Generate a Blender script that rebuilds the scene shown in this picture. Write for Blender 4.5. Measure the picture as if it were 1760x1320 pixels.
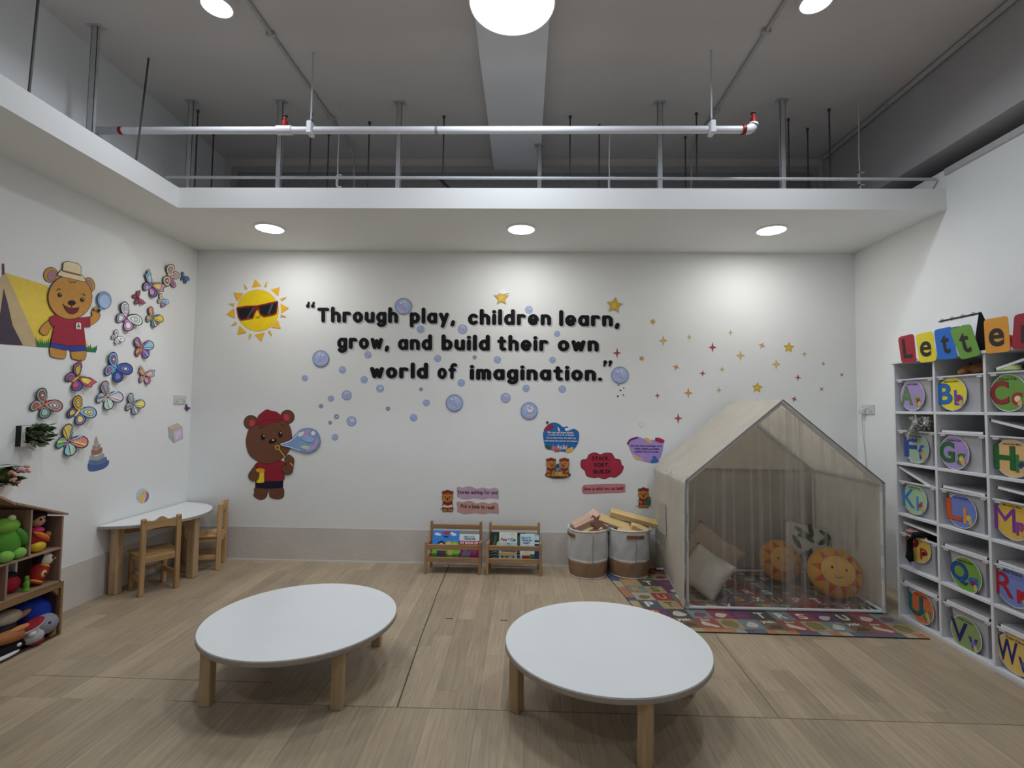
import bpy, bmesh, math, random
from mathutils import Vector, Matrix
random.seed(7)
R = math.radians
col = bpy.context.scene.collection
for o in list(bpy.data.objects): bpy.data.objects.remove(o, do_unlink=True)
scene = bpy.context.scene
# ------------------------------------------------------------------ camera
FPX, PITCH, YAW, ROLL, CAMH = 859.17, .0479, .0253, .0127, 1.45
fwd = Vector((-math.sin(YAW)*math.cos(PITCH), math.cos(YAW)*math.cos(PITCH), math.sin(PITCH)))
rgt = Vector((math.cos(YAW), math.sin(YAW), 0)); upv = rgt.cross(fwd)
cx = rgt*math.cos(ROLL)+upv*math.sin(ROLL); cy = upv*math.cos(ROLL)-rgt*math.sin(ROLL)
EYE = Vector((0, 0, CAMH))
cam = bpy.data.objects.new('camera', bpy.data.cameras.new('camera')); col.objects.link(cam)
cam.data.sensor_width = 36; cam.data.lens = 36*FPX/1760; cam.data.clip_start = .05
cam.matrix_world = Matrix(((cx.x, cy.x, -fwd.x, 0), (cx.y, cy.y, -fwd.y, 0), (cx.z, cy.z, -fwd.z, CAMH), (0, 0, 0, 1)))
scene.camera = cam
def at(px, py, ax, val):
    """the point of the plane x/y/z = val that the photograph shows at a pixel (used to measure the place)"""
    v = cx*((px-880)/FPX)-cy*((py-660)/FPX)+fwd
    i = 'xyz'.index(ax)
    return EYE+v*((val-EYE[i])/v[i])
# ------------------------------------------------------------------ world, exposure
w = bpy.data.worlds.new('world'); scene.world = w; w.use_nodes = True
w.node_tree.nodes['Background'].inputs[0].default_value = (.8, .88, 1, 1)
w.node_tree.nodes['Background'].inputs[1].default_value = .05
vs = scene.view_settings
vs.view_transform = 'Standard'; vs.look = 'None'; vs.gamma = 1; vs.use_curve_mapping = False; vs.exposure = 0.42
def area(name, loc, r, power, colr, spread=180):
    l = bpy.data.lights.new(name, 'AREA'); l.shape = 'DISK'; l.size = 2*r; l.energy = power; l.color = colr; l.spread = R(spread)
    o = bpy.data.objects.new(name, l); col.objects.link(o); o.location = loc; return o
# room numbers (metres)
XL, XR, YB, YU, ZC, ZS, ZST, YS, XS = -3.174, 3.063, 4.686, 5.06, 4.03, 2.934, 3.090, 3.657, -2.644
LAMP = (-.10, 2.85)
COOL = (.84, .915, 1.0); WARM = (1.0, .98, .95)
area('ceiling_lamp_light', (LAMP[0], LAMP[1], 3.835), .25, 17, COOL)
for x in (-1.975, 1.764): area('spot_light', (x, 3.0, 3.955), .09, 7, COOL, 150)
for x in (-2.155, -.042, 2.006): area('downlight_light', (x, 4.08, 2.922), .10, 5.8, WARM, 180)
for x in (-1.9, -.1, 1.8): area('added_rear_light', (x, -.4, 3.955), .12, 10, COOL, 160)  # unseen row behind the camera, added to raise the room's overall brightness
# ------------------------------------------------------------------ materials
def lin(c):
    if isinstance(c, str): c = tuple(int(c[i:i+2], 16) for i in (1, 3, 5))
    return tuple(((v/255)/12.92 if v/255 <= .04045 else ((v/255+.055)/1.055)**2.4) for v in c)
MC = {}
def paint(c, rough=.6, var=.05, scale=18., bump=0., metal=0., gain=1.0, spec=.3, trans=0., bscale=None):
    """plain painted / printed / plastic surface with a little procedural mottling"""
    key = (c, rough, var, scale, bump, metal, gain, spec, trans, bscale)
    if key in MC: return MC[key]
    m = bpy.data.materials.new('paint'); m.use_nodes = True; nt = m.node_tree; N = nt.nodes; L = nt.links
    b = N['Principled BSDF']; k = [min(.9, v*gain) for v in lin(c)]
    tc = N.new('ShaderNodeTexCoord'); nz = N.new('ShaderNodeTexNoise'); nz.inputs['Scale'].default_value = scale; nz.inputs['Detail'].default_value = 4
    L.new(tc.outputs['Object'], nz.inputs['Vector'])
    rp = N.new('ShaderNodeValToRGB')
    rp.color_ramp.elements[0].position = .3; rp.color_ramp.elements[1].position = .7
    rp.color_ramp.elements[0].color = [v*(1-var) for v in k]+[1]; rp.color_ramp.elements[1].color = [min(.95, v*(1+var)) for v in k]+[1]
    L.new(nz.outputs['Fac'], rp.inputs[0]); L.new(rp.outputs[0], b.inputs['Base Color'])
    b.inputs['Roughness'].default_value = rough; b.inputs['Metallic'].default_value = metal; b.inputs['Specular IOR Level'].default_value = spec
    if bump:
        bp = N.new('ShaderNodeBump'); bp.inputs['Strength'].default_value = bump; bp.inputs['Distance'].default_value = .01
        n2 = N.new('ShaderNodeTexNoise'); n2.inputs['Scale'].default_value = bscale or scale*4; n2.inputs['Detail'].default_value = 5
        L.new(tc.outputs['Object'], n2.inputs['Vector']); L.new(n2.outputs['Fac'], bp.inputs['Height']); L.new(bp.outputs[0], b.inputs['Normal'])
    if trans:
        out = N['Material Output']; tr = N.new('ShaderNodeBsdfTranslucent'); mx = N.new('ShaderNodeMixShader'); mx.inputs[0].default_value = trans
        L.new(rp.outputs[0], tr.inputs[0]); L.new(b.outputs[0], mx.inputs[1]); L.new(tr.outputs[0], mx.inputs[2]); L.new(mx.outputs[0], out.inputs[0])
    MC[key] = m; return m
def wood(c1, c2, axis='Z', scale=1., rough=.5, rnd=.12, gain=1.0):
    key = ('wood', c1, c2, axis, scale, rough, rnd, gain)
    if key in MC: return MC[key]
    m = bpy.data.materials.new('wood'); m.use_nodes = True; nt = m.node_tree; N = nt.nodes; L = nt.links; b = N['Principled BSDF']
    tc = N.new('ShaderNodeTexCoord'); mp = N.new('ShaderNodeMapping'); L.new(tc.outputs['Object'], mp.inputs[0])
    s = [38*scale]*3; s['XYZ'.index(axis)] = 2.2*scale; mp.inputs['Scale'].default_value = s
    oi = N.new('ShaderNodeObjectInfo'); ad = N.new('ShaderNodeVectorMath'); ad.operation = 'ADD'
    mu = N.new('ShaderNodeMath'); mu.operation = 'MULTIPLY'; mu.inputs[1].default_value = 57.; L.new(oi.outputs['Random'], mu.inputs[0])
    L.new(mp.outputs[0], ad.inputs[0]); L.new(mu.outputs[0], ad.inputs[1])
    nz = N.new('ShaderNodeTexNoise'); nz.inputs['Scale'].default_value = 1; nz.inputs['Detail'].default_value = 6; nz.inputs['Distortion'].default_value = .6
    L.new(ad.outputs[0], nz.inputs['Vector'])
    rp = N.new('ShaderNodeValToRGB'); rp.color_ramp.elements[0].position = .32; rp.color_ramp.elements[1].position = .68
    rp.color_ramp.elements[0].color = [min(.9, v*gain) for v in lin(c1)]+[1]; rp.color_ramp.elements[1].color = [min(.9, v*gain) for v in lin(c2)]+[1]
    L.new(nz.outputs['Fac'], rp.inputs[0])
    hs = N.new('ShaderNodeHueSaturation'); mr = N.new('ShaderNodeMapRange'); mr.inputs['To Min'].default_value = 1-rnd; mr.inputs['To Max'].default_value = 1+rnd
    L.new(oi.outputs['Random'], mr.inputs['Value']); L.new(mr.outputs[0], hs.inputs['Value']); L.new(rp.outputs[0], hs.inputs['Color'])
    L.new(hs.outputs[0], b.inputs['Base Color']); b.inputs['Roughness'].default_value = rough; b.inputs['Specular IOR Level'].default_value = .35
    bp = N.new('ShaderNodeBump'); bp.inputs['Strength'].default_value = .08; L.new(nz.outputs['Fac'], bp.inputs['Height']); L.new(bp.outputs[0], b.inputs['Normal'])
    MC[key] = m; return m
def emit(c, s):
    m = bpy.data.materials.new('lamp_glow'); m.use_nodes = True; b = m.node_tree.nodes['Principled BSDF']
    b.inputs['Base Color'].default_value = (.9, .9, .9, 1); b.inputs['Emission Color'].default_value = (*c, 1); b.inputs['Emission Strength'].default_value = s
    return m
def net(c, alpha):
    m = bpy.data.materials.new('net'); m.use_nodes = True; nt = m.node_tree; N = nt.nodes; L = nt.links
    out = N['Material Output']; N.remove(N['Principled BSDF'])
    d = N.new('ShaderNodeBsdfDiffuse'); d.inputs[0].default_value = (*lin(c), 1); tl = N.new('ShaderNodeBsdfTranslucent'); tl.inputs[0].default_value = (*lin(c), 1)
    a = N.new('ShaderNodeMixShader'); a.inputs[0].default_value = .5; L.new(d.outputs[0], a.inputs[1]); L.new(tl.outputs[0], a.inputs[2])
    t = N.new('ShaderNodeBsdfTransparent'); mx = N.new('ShaderNodeMixShader'); L.new(t.outputs[0], mx.inputs[1]); L.new(a.outputs[0], mx.inputs[2])
    tc = N.new('ShaderNodeTexCoord'); nz = N.new('ShaderNodeTexNoise'); nz.inputs['Scale'].default_value = 300; L.new(tc.outputs['Object'], nz.inputs[0])
    mr = N.new('ShaderNodeMapRange'); mr.inputs['From Min'].default_value = .3; mr.inputs['From Max'].default_value = .7; mr.inputs['To Min'].default_value = alpha*.8; mr.inputs['To Max'].default_value = alpha*1.2
    L.new(nz.outputs['Fac'], mr.inputs[0]); L.new(mr.outputs[0], mx.inputs[0]); L.new(mx.outputs[0], out.inputs[0]); return m
# ------------------------------------------------------------------ object helpers
def props(o, label=None, cat=None, group=None, kind=None):
    for k, v in (('label', label), ('category', cat), ('group', group), ('kind', kind)):
        if v: o[k] = v
    return o
def thing(name, label, cat, loc=(0, 0, 0), rz=0, group=None, rot=None):
    o = bpy.data.objects.new(name, None); col.objects.link(o); o.empty_display_size = .05
    o.location = loc; o.rotation_euler = rot or (0, 0, rz); props(o, label, cat, group); return o
def wm(o):
    m = Matrix.LocRotScale(o.location, o.rotation_euler, o.scale)
    return wm(o.parent) @ m if o.parent else m
def ob(name, bm, mat, parent=None, world=False, smooth=False, label=None):
    if world and parent: bmesh.ops.transform(bm, matrix=wm(parent).inverted(), verts=bm.verts)
    bmesh.ops.recalc_face_normals(bm, faces=bm.faces)
    me = bpy.data.meshes.new(name); bm.to_mesh(me); bm.free()
    if smooth:
        me.polygons.foreach_set('use_smooth', [True]*len(me.polygons))
        if smooth != 'all': me.set_sharp_from_angle(angle=R(40))
    if mat: me.materials.append(mat)
    o = bpy.data.objects.new(name, me); col.objects.link(o)
    if parent: o.parent = parent
    if label: o['label'] = label
    return o
def solo(name, bm, mat, label, cat, loc, group=None, smooth=False, kind=None):
    """a thing that is one mesh: vertices given in world space, origin moved to loc"""
    bmesh.ops.translate(bm, verts=bm.verts, vec=-Vector(loc))
    o = ob(name, bm, mat, smooth=smooth); o.location = loc; return props(o, label, cat, group, kind)
def BM(): return bmesh.new()
def box(bm, lo, hi, bev=0., M=None, seg=1):
    lo, hi = Vector(lo), Vector(hi); c = (lo+hi)/2; s = hi-lo
    r = bmesh.ops.create_cube(bm, size=1, matrix=Matrix.Translation(c) @ Matrix.Diagonal((*s, 1)))
    vs_ = r['verts']
    if bev:
        es = list({e for v in vs_ for e in v.link_edges})
        q = bmesh.ops.bevel(bm, geom=es, offset=bev, segments=seg, affect='EDGES', profile=.5)
        vs_ = list({v for f in q['faces'] for v in f.verts} | {v for v in vs_ if v.is_valid})
    if M: bmesh.ops.transform(bm, matrix=M, verts=vs_)
    return vs_
def ball(bm, c, r, M=None, u=16, v=10):
    if not hasattr(r, '__len__'): r = (r, r, r)
    m = Matrix.Translation(c) @ (M or Matrix()) @ Matrix.Diagonal((*r, 1))
    return bmesh.ops.create_uvsphere(bm, u_segments=u, v_segments=v, radius=1, matrix=m)['verts']
def frame(d):
    d = d.normalized(); a = Vector((0, 0, 1)) if abs(d.z) < .9 else Vector((1, 0, 0))
    x = d.cross(a).normalized(); return x, x.cross(d)
def tube(bm, pts, r, n=10, caps=True):
    pts = [Vector(p) for p in pts]; rings = []
    for i, p in enumerate(pts):
        d = (pts[min(i+1, len(pts)-1)]-pts[max(i-1, 0)]); x, y = frame(d)
        rr = r[i] if hasattr(r, '__len__') else r
        rings.append([bm.verts.new(p+x*(rr*math.cos(t))+y*(rr*math.sin(t))) for t in [2*math.pi*k/n for k in range(n)]])
    for a, b in zip(rings, rings[1:]):
        for k in range(n): bm.faces.new((a[k], a[(k+1) % n], b[(k+1) % n], b[k]))
    if caps: bm.faces.new(rings[0][::-1]); bm.faces.new(rings[-1])
def bar(bm, a, b, w, h, up=(0, 0, 1)):
    """rectangular bar from a to b, w sideways, h along up"""
    a, b = Vector(a), Vector(b); d = (b-a).normalized(); s = d.cross(Vector(up)).normalized(); u = s.cross(d)
    v = [bm.verts.new(p+s*(i*w/2)+u*(j*h/2)) for p in (a, b) for i, j in ((-1, -1), (1, -1), (1, 1), (-1, 1))]
    for f in ((0, 1, 2, 3), (7, 6, 5, 4), (0, 4, 5, 1), (1, 5, 6, 2), (2, 6, 7, 3), (3, 7, 4, 0)): bm.faces.new([v[i] for i in f])
def lathe(bm, prof, c=(0, 0, 0), n=32, cap=True, M=None):
    rings = []; new = []
    for r, z in prof:
        ring = [bm.verts.new(Vector(c)+Vector((r*math.cos(2*math.pi*k/n), r*math.sin(2*math.pi*k/n), z))) for k in range(n)]; rings.append(ring); new += ring
    for a, b in zip(rings, rings[1:]):
        for k in range(n): bm.faces.new((a[k], a[(k+1) % n], b[(k+1) % n], b[k]))
    if cap: bm.faces.new(rings[0][::-1]); bm.faces.new(rings[-1])
    if M: bmesh.ops.transform(bm, matrix=M, verts=new)
def prism(bm, pts, nrm, t):
    """flat plate: closed polygon of 3d points (its front face), thickness t behind it"""
    f = [bm.verts.new(p) for p in pts]; b = [bm.verts.new(Vector(p)-Vector(nrm)*t) for p in pts]; n = len(f)
    bm.faces.new(f); bm.faces.new(b[::-1])
    for i in range(n): bm.faces.new((f[i], b[i], b[(i+1) % n], f[(i+1) % n]))
def cr(pts, n=6, closed=True):
    """Catmull-Rom curve through 2d points"""
    out = []; m = len(pts)
    for i in range(m if closed else m-1):
        g = (lambda k: pts[k % m]) if closed else (lambda k: pts[max(0, min(m-1, k))])
        p0, p1, p2, p3 = g(i-1), g(i), g(i+1), g(i+2)
        for k in range(n):
            t = k/n
            out.append(tuple(.5*(2*b+(c-a)*t+(2*a-5*b+4*c-d)*t*t+(3*b-a-3*c+d)*t**3) for a, b, c, d in zip(p0, p1, p2, p3)))
    if not closed: out.append(tuple(pts[-1]))
    return out
def grow(pts, w):
    A = sum(a[0]*b[1]-b[0]*a[1] for a, b in zip(pts, pts[1:]+pts[:1])); s = 1 if A > 0 else -1; out = []; n = len(pts)
    for i in range(n):
        a, b, c = pts[i-1], pts[i], pts[(i+1) % n]
        dx, dy = c[0]-a[0], c[1]-a[1]; l = math.hypot(dx, dy) or 1
        out.append((b[0]+s*w*dy/l, b[1]-s*w*dx/l))
    return out
def ell(cx_, cy_, rx, ry=None, rot=0, n=28, a0=0, a1=360):
    ry = rx if ry is None else ry; c, s = math.cos(R(rot)), math.sin(R(rot)); full = a1-a0 >= 360
    ts = [R(a0+(a1-a0)*k/(n if full else n-1)) for k in range(n)]
    return [(cx_+rx*math.cos(t)*c-ry*math.sin(t)*s, cy_+rx*math.cos(t)*s+ry*math.sin(t)*c) for t in ts]
class Wall:
    """a drawing laid on a real wall plane; coordinates are those of an enlarged view of the photograph"""
    def __init__(self, root, ax, val, x0=0, y0=0, sc=1., lift=.0010, step=.0003):
        self.root, self.ax, self.val, self.x0, self.y0, self.sc, self.k, self.lift, self.step = root, ax, val, x0, y0, sc, 0, lift, step
        self.n = {'y': Vector((0, -1, 0)), 'x': Vector((1 if val < 0 else -1, 0, 0))}[ax]
    def p(self, q): return at(self.x0+q[0]/self.sc, self.y0+q[1]/self.sc, self.ax, self.val)
    def shape(self, name, pts, c, smooth=True, line=0, lc='#2a1c16', parent=None, gain=1.2, label=None, rough=.55):
        if smooth: pts = cr(pts)
        if line:
            self.plate('outline', grow(pts, line), lc, parent, gain, None, rough)
        return self.plate(name, pts, c, parent, gain, label, rough)
    def plate(self, name, pts, c, parent=None, gain=1.2, label=None, rough=.55):
        self.k += 1; off = self.lift+self.step*self.k
        bm = BM(); prism(bm, [self.p(q)+self.n*off for q in pts], self.n, min(off, .0009))
        return ob(name, bm, c if not isinstance(c, (str, tuple)) else paint(c, rough, gain=gain), parent or self.root, world=True, label=label)
    def stroke(self, name, pts, w, c, parent=None, smooth=True, gain=1.2):
        if smooth and len(pts) > 2: pts = cr(pts, 6, False)
        a, b = [], []
        for i, q in enumerate(pts):
            p0, p1 = pts[max(i-1, 0)], pts[min(i+1, len(pts)-1)]; dx, dy = p1[0]-p0[0], p1[1]-p0[1]; l = math.hypot(dx, dy) or 1
            a.append((q[0]-dy/l*w/2, q[1]+dx/l*w/2)); b.append((q[0]+dy/l*w/2, q[1]-dx/l*w/2))
        return self.plate(name, a+b[::-1], c, parent, gain)
# ------------------------------------------------------------------ lettering
def arc(cx_, cy_, rx, ry, a0, a1, n=14): return [(cx_+rx*math.cos(R(a0+(a1-a0)*k/(n-1))), cy_+ry*math.sin(R(a0+(a1-a0)*k/(n-1)))) for k in range(n)]
O_ = arc(.35, .5, .35, .5, 0, 360, 25)
def S_(x, a, b): return [(x, a), (x, b)]
G = {'a': [O_, S_(.7, 1, 0)], 'b': [S_(0, 1.6, 0), O_], 'c': [arc(.35, .5, .35, .5, 45, 315)], 'd': [O_, S_(.7, 1.6, 0)],
 'e': [[(.03, .46), (.68, .46)], arc(.35, .5, .35, .5, -4, 310, 22)], 'f': [arc(.5, 1.3, .28, .3, 60, 180)+[(.22, 0)], [(0, .95), (.5, .95)]],
 'g': [O_, S_(.7, 1, -.15)[:1]+arc(.35, -.15, .35, .35, 0, -150)], 'h': [S_(0, 1.6, 0), arc(.33, .6, .33, .4, 180, 0)+[(.66, 0)]],
 'i': [S_(0, 1, 0), S_(0, 1.47, 1.46)], 'k': [S_(0, 1.6, 0), [(.55, 1), (.05, .42)], [(.15, .5), (.6, 0)]], 'l': [S_(0, 1.6, 0)],
 'm': [S_(0, 1, 0), arc(.26, .65, .26, .35, 180, 0)+[(.52, 0)], arc(.78, .65, .26, .35, 180, 0)+[(1.04, 0)]],
 'n': [S_(0, 1, 0), arc(.33, .6, .33, .4, 180, 0)+[(.66, 0)]], 'o': [O_], 'p': [S_(0, 1, -.5), O_],
 'q': [O_, S_(.7, 1, -.5)], 'r': [S_(0, 1, 0), arc(.33, .6, .33, .4, 180, 55)],
 's': [cr([(.56, .86), (.3, 1), (.05, .78), (.3, .52), (.56, .24), (.3, 0), (.02, .14)], 4, False)],
 't': [[(.24, 1.4), (.24, .25)]+arc(.46, .22, .22, .22, 180, 290, 8), [(0, 1), (.52, 1)]],
 'u': [[(0, 1)]+arc(.33, .38, .33, .38, 180, 360)+[(.66, 1)], S_(.66, 1, 0)], 'v': [[(0, 1), (.32, 0)], [(.32, 0), (.64, 1)]],
 'w': [[(0, 1), (.24, 0)], [(.24, 0), (.48, .85)], [(.48, .85), (.72, 0)], [(.72, 0), (.96, 1)]], 'x': [[(0, 1), (.6, 0)], [(.6, 1), (0, 0)]], 'y': [[(0, 1), (.34, .08)], [(.68, 1), (.2, -.5)]],
 ',': [[(.08, .05), (0, -.32)]], '.': [S_(0, .03, .02)], '!': [S_(0, 1.45, .5), S_(0, .03, .02)], "'": [S_(0, 1.5, 1.2)],
 'T': [S_(.45, 1.45, 0), [(0, 1.45), (.9, 1.45)]], 'S': [cr([(.66, 1.28), (.36, 1.47), (.05, 1.15), (.36, .76), (.7, .36), (.36, 0), (.02, .2)], 4, False)],
 'P': [S_(0, 1.45, 0), [(0, 1.45)]+arc(.35, 1.08, .4, .37, 90, -90)+[(0, .71)]], 'A': [[(0, 0), (.42, 1.45)], [(.42, 1.45), (.84, 0)], [(.14, .5), (.7, .5)]],
 'C': [arc(.45, .72, .45, .74, 48, 312)], 'K': [S_(0, 1.45, 0), [(.7, 1.45), (.05, .65)], [(.2, .8), (.74, 0)]], 'O': [arc(.45, .72, .45, .74, 0, 360, 25)],
 'R': [S_(0, 1.45, 0), [(0, 1.45)]+arc(.35, 1.08, .38, .37, 90, -90)+[(0, .71)], [(.3, .7), (.72, 0)]],
 'B': [S_(0, 1.45, 0), [(0, 1.45)]+arc(.35, 1.1, .33, .35, 90, -90)+[(0, .75)], [(0, .75)]+arc(.38, .37, .38, .37, 90, -90)+[(0, 0)]],
 'U': [[(0, 1.45)]+arc(.4, .42, .4, .44, 180, 360)+[(.8, 1.45)]], 'I': [S_(0, 1.45, 0)], 'L': [S_(0, 1.45, 0), [(0, 0), (.6, 0)]],
 'D': [S_(0, 1.45, 0), [(0, 1.45)]+arc(.25, .72, .6, .73, 90, -90)+[(0, 0)]], 'q1': [arc(0, 0, .1, .1, 0, 360, 9), [(.0, .1), (.1, .4)]]}
def stroke_mesh(bm, P, hw, T, front, back):
    """one round-ended stroke as a little solid; T maps (x, y, depth) to world"""
    Q = [P[0]]
    for q in P[1:]:
        if math.hypot(q[0]-Q[-1][0], q[1]-Q[-1][1]) > 1e-4: Q.append(q)
    if len(Q) == 1: Q.append((Q[0][0]+1e-3, Q[0][1]))
    n = len(Q); Lf, Rt = [], []
    closed = math.hypot(Q[0][0]-Q[-1][0], Q[0][1]-Q[-1][1]) < 1e-3
    for i, q in enumerate(Q):
        a, b = (Q[i-1] if i else (Q[-2] if closed else Q[0])), (Q[i+1] if i < n-1 else (Q[1] if closed else Q[-1]))
        d1 = (q[0]-a[0], q[1]-a[1]); d2 = (b[0]-q[0], b[1]-q[1]); l1 = math.hypot(*d1) or 1; l2 = math.hypot(*d2) or 1
        dx, dy = d1[0]/l1+d2[0]/l2, d1[1]/l1+d2[1]/l2; l = math.hypot(dx, dy) or 1
        k = hw*min(1.25, 2/max(l, 1.2)) if 0 < i < n-1 else hw
        Lf.append((q[0]-dy/l*k, q[1]+dx/l*k)); Rt.append((q[0]+dy/l*k, q[1]-dx/l*k))
    def cap(c, d):
        a = math.atan2(d[1], d[0]); return [(c[0]+hw*math.cos(a+t), c[1]+hw*math.sin(a+t)) for t in [R(90-180*k/7) for k in range(1, 7)]]
    V = lambda q: (bm.verts.new(T(q[0], q[1], front)), bm.verts.new(T(q[0], q[1], back)))
    lv, rv = [V(q) for q in Lf], [V(q) for q in Rt]
    for i in range(n-1):
        bm.faces.new((lv[i][0], rv[i][0], rv[i+1][0], lv[i+1][0]))
        bm.faces.new((lv[i][0], lv[i+1][0], lv[i+1][1], lv[i][1])); bm.faces.new((rv[i][0], rv[i][1], rv[i+1][1], rv[i+1][0]))
    if not closed:
        for c, d, s, e in ((Q[-1], (Q[-1][0]-Q[-2][0], Q[-1][1]-Q[-2][1]), lv[-1], rv[-1]), (Q[0], (Q[0][0]-Q[1][0], Q[0][1]-Q[1][1]), rv[0], lv[0])):
            cv = [s]+[V(q) for q in cap(c, d)]+[e]
            bm.faces.new([v[0] for v in cv])
            for u, v in zip(cv, cv[1:]): bm.faces.new((u[0], v[0], v[1], u[1]))
def gwidth(ch):
    xs = [q[0] for s in G[ch] for q in s]; return min(xs), max(xs)
def layout(text, gap=.42, space=.75):
    x = 0; out = []
    for ch in text:
        if ch == ' ': x += space; continue
        a, b = gwidth(ch); out.append((ch, x-a)); x += (b-a)+gap
    return out, x-gap
def hand_text(W, name, text, xa, xb, ybase, xh, hw, c, parent=None, slope=0., gain=1.2):
    """hand-lettered line on a wall drawing between xa and xb"""
    lay, tot = layout(text); sx = (xb-xa)/(tot+2*hw); W.k += 1; off = W.lift+W.step*W.k
    bm = BM()
    T = lambda x, y, d: W.p((xa+(x+hw)*sx, ybase+slope*((x)*sx)-y*xh))+W.n*d
    for ch, x in lay:
        for i, s in enumerate(G[ch]): stroke_mesh(bm, [(q[0]+x, q[1]) for q in s], hw, T, off+.0001*i, off-.0003)
    return ob(name, bm, paint(c, .5, gain=gain), parent or W.root, world=True)
FC = {}
def font_mesh(text, bold=0.):
    """flat outline of built-in font text: bmesh faces in the xy plane, height about .7 for capitals"""
    k = (text, bold)
    if k not in FC:
        cu = bpy.data.curves.new('t', 'FONT'); cu.body = text; cu.size = 1; cu.offset = bold; cu.fill_mode = 'FRONT'; cu.resolution_u = 4
        o = bpy.data.objects.new('t', cu); col.objects.link(o); dg = bpy.context.evaluated_depsgraph_get(); dg.update()
        me = bpy.data.meshes.new_from_object(o.evaluated_get(dg)); bpy.data.objects.remove(o)
        vs_ = [v.co.copy() for v in me.vertices]; fs = [tuple(p.vertices) for p in me.polygons]; bpy.data.meshes.remove(me)
        x0, x1 = min(v.x for v in vs_), max(v.x for v in vs_); y0, y1 = min(v.y for v in vs_), max(v.y for v in vs_)
        FC[k] = (vs_, fs, x0, x1, y0, y1)
    return FC[k]
def font_text(name, text, o3, ux, uy, nrm, width, height, c, parent, bold=.02, gain=1.25, lift=.001, keep=False, thick=.0004):
    """text fitted in a width x height box whose lower left corner is o3, on the plane of ux, uy"""
    vs_, fs, x0, x1, y0, y1 = font_mesh(text, bold); sx, sy = width/(x1-x0), height/(y1-y0)
    if keep: sx = sy = min(sx, sy)
    bm = BM(); o3, ux, uy, nrm = Vector(o3), Vector(ux), Vector(uy), Vector(nrm)
    V = [bm.verts.new(o3+ux*((v.x-x0)*sx)+uy*((v.y-y0)*sy)+nrm*lift) for v in vs_]
    for f in fs:
        try: bm.faces.new([V[i] for i in f])
        except ValueError: pass
    r = bmesh.ops.extrude_face_region(bm, geom=list(bm.faces)); bmesh.ops.translate(bm, verts=[e for e in r['geom'] if isinstance(e, bmesh.types.BMVert)], vec=-nrm*thick)
    return ob(name, bm, c if not isinstance(c, (str, tuple)) else paint(c, .5, gain=gain), parent, world=True)
# ================================================================== the room
ORD = 'first second third fourth fifth sixth seventh eighth ninth tenth eleventh twelfth thirteenth fourteenth fifteenth sixteenth seventeenth'.split()
wallw = paint((236, 238, 238), .75, .025, 1.6, bump=.10, bscale=26)
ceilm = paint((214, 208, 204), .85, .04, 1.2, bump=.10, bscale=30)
beamm = paint((226, 226, 228), .8, .03, 2., bump=.12, bscale=20)
bandm = paint((212, 206, 201), .8, .05, 2.5, bump=.22, bscale=30)
def struct(name, lo, hi, m, label, cat, bev=0):
    bm = BM(); box(bm, lo, hi, bev); return solo(name, bm, m, label, cat, ((lo[0]+hi[0])/2, (lo[1]+hi[1])/2, lo[2]), kind='structure')
YF = -3.2
struct('wall_back', (XL-.1, YB, 0), (XR+.1, YU-.02, ZS), wallw, 'white painted back wall carrying the quote and decals', 'wall')
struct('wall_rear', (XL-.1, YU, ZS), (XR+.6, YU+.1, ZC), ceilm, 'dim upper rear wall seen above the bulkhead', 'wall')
struct('wall_left', (XL-.15, YF, 0), (XL, YU+.1, ZC), wallw, 'white left wall with butterflies and planters', 'wall')
struct('wall_right', (XR, YF, 0), (XR+.09, YU-.02, 3.235), wallw, 'white right partition wall behind the tent and shelf', 'wall')
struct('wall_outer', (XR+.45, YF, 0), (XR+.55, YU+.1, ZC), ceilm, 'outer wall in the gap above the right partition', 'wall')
struct('wall_front', (XL-.15, YF-.1, 0), (XR+.6, YF, ZC), wallw, 'plain white wall at the near end of the room', 'wall')
struct('ceiling', (XL-.15, YF-.1, ZC), (XR+.6, YU+.1, ZC+.1), ceilm, 'high grey concrete ceiling slab', 'ceiling')
struct('ceiling_bulkhead', (XL, YS, ZS), (XR, YU-.02, ZST), paint((234, 234, 232), .75, .02, 2., bump=.05), 'white dropped bulkhead across the back wall with three downlights', 'bulkhead')
struct('ceiling_ledge', (XL, YF, ZS), (XS, YS, ZST), paint((234, 234, 232), .75, .02, 2., bump=.05), 'white dropped bulkhead running along the left wall', 'bulkhead')
struct('ceiling_beam', (-.340, YF, 3.9), (.129, YU, ZC), beamm, 'shallow white beam down the middle of the ceiling', 'beam')
struct('ceiling_girder', (3.01, YF, 3.36), (XR+.45, YU, ZC), paint((186, 184, 186), .8, .03, 2., bump=.1), 'deep grey beam above the right partition wall', 'beam')
struct('baseboard_back', (XL, YB-.004, 0), (XR, YB, .308), bandm, 'grey beige painted band along the foot of the back wall', 'wall band')
struct('baseboard_left', (XL, YF, 0), (XL+.004, YB-.004, .308), bandm, 'grey beige painted band along the foot of the left wall', 'wall band')
struct('trim_1', (XR-.012, YF, 3.19), (XR, YS, 3.235), paint((190, 190, 192), .6), 'grey capping rail on top of the right partition', 'trim')
struct('trim_2', (XL, YB-.008, 0), (XR, YB-.004, .012), paint((225, 224, 222), .7), 'thin pale skirting line at the foot of the back wall', 'trim')
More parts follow.
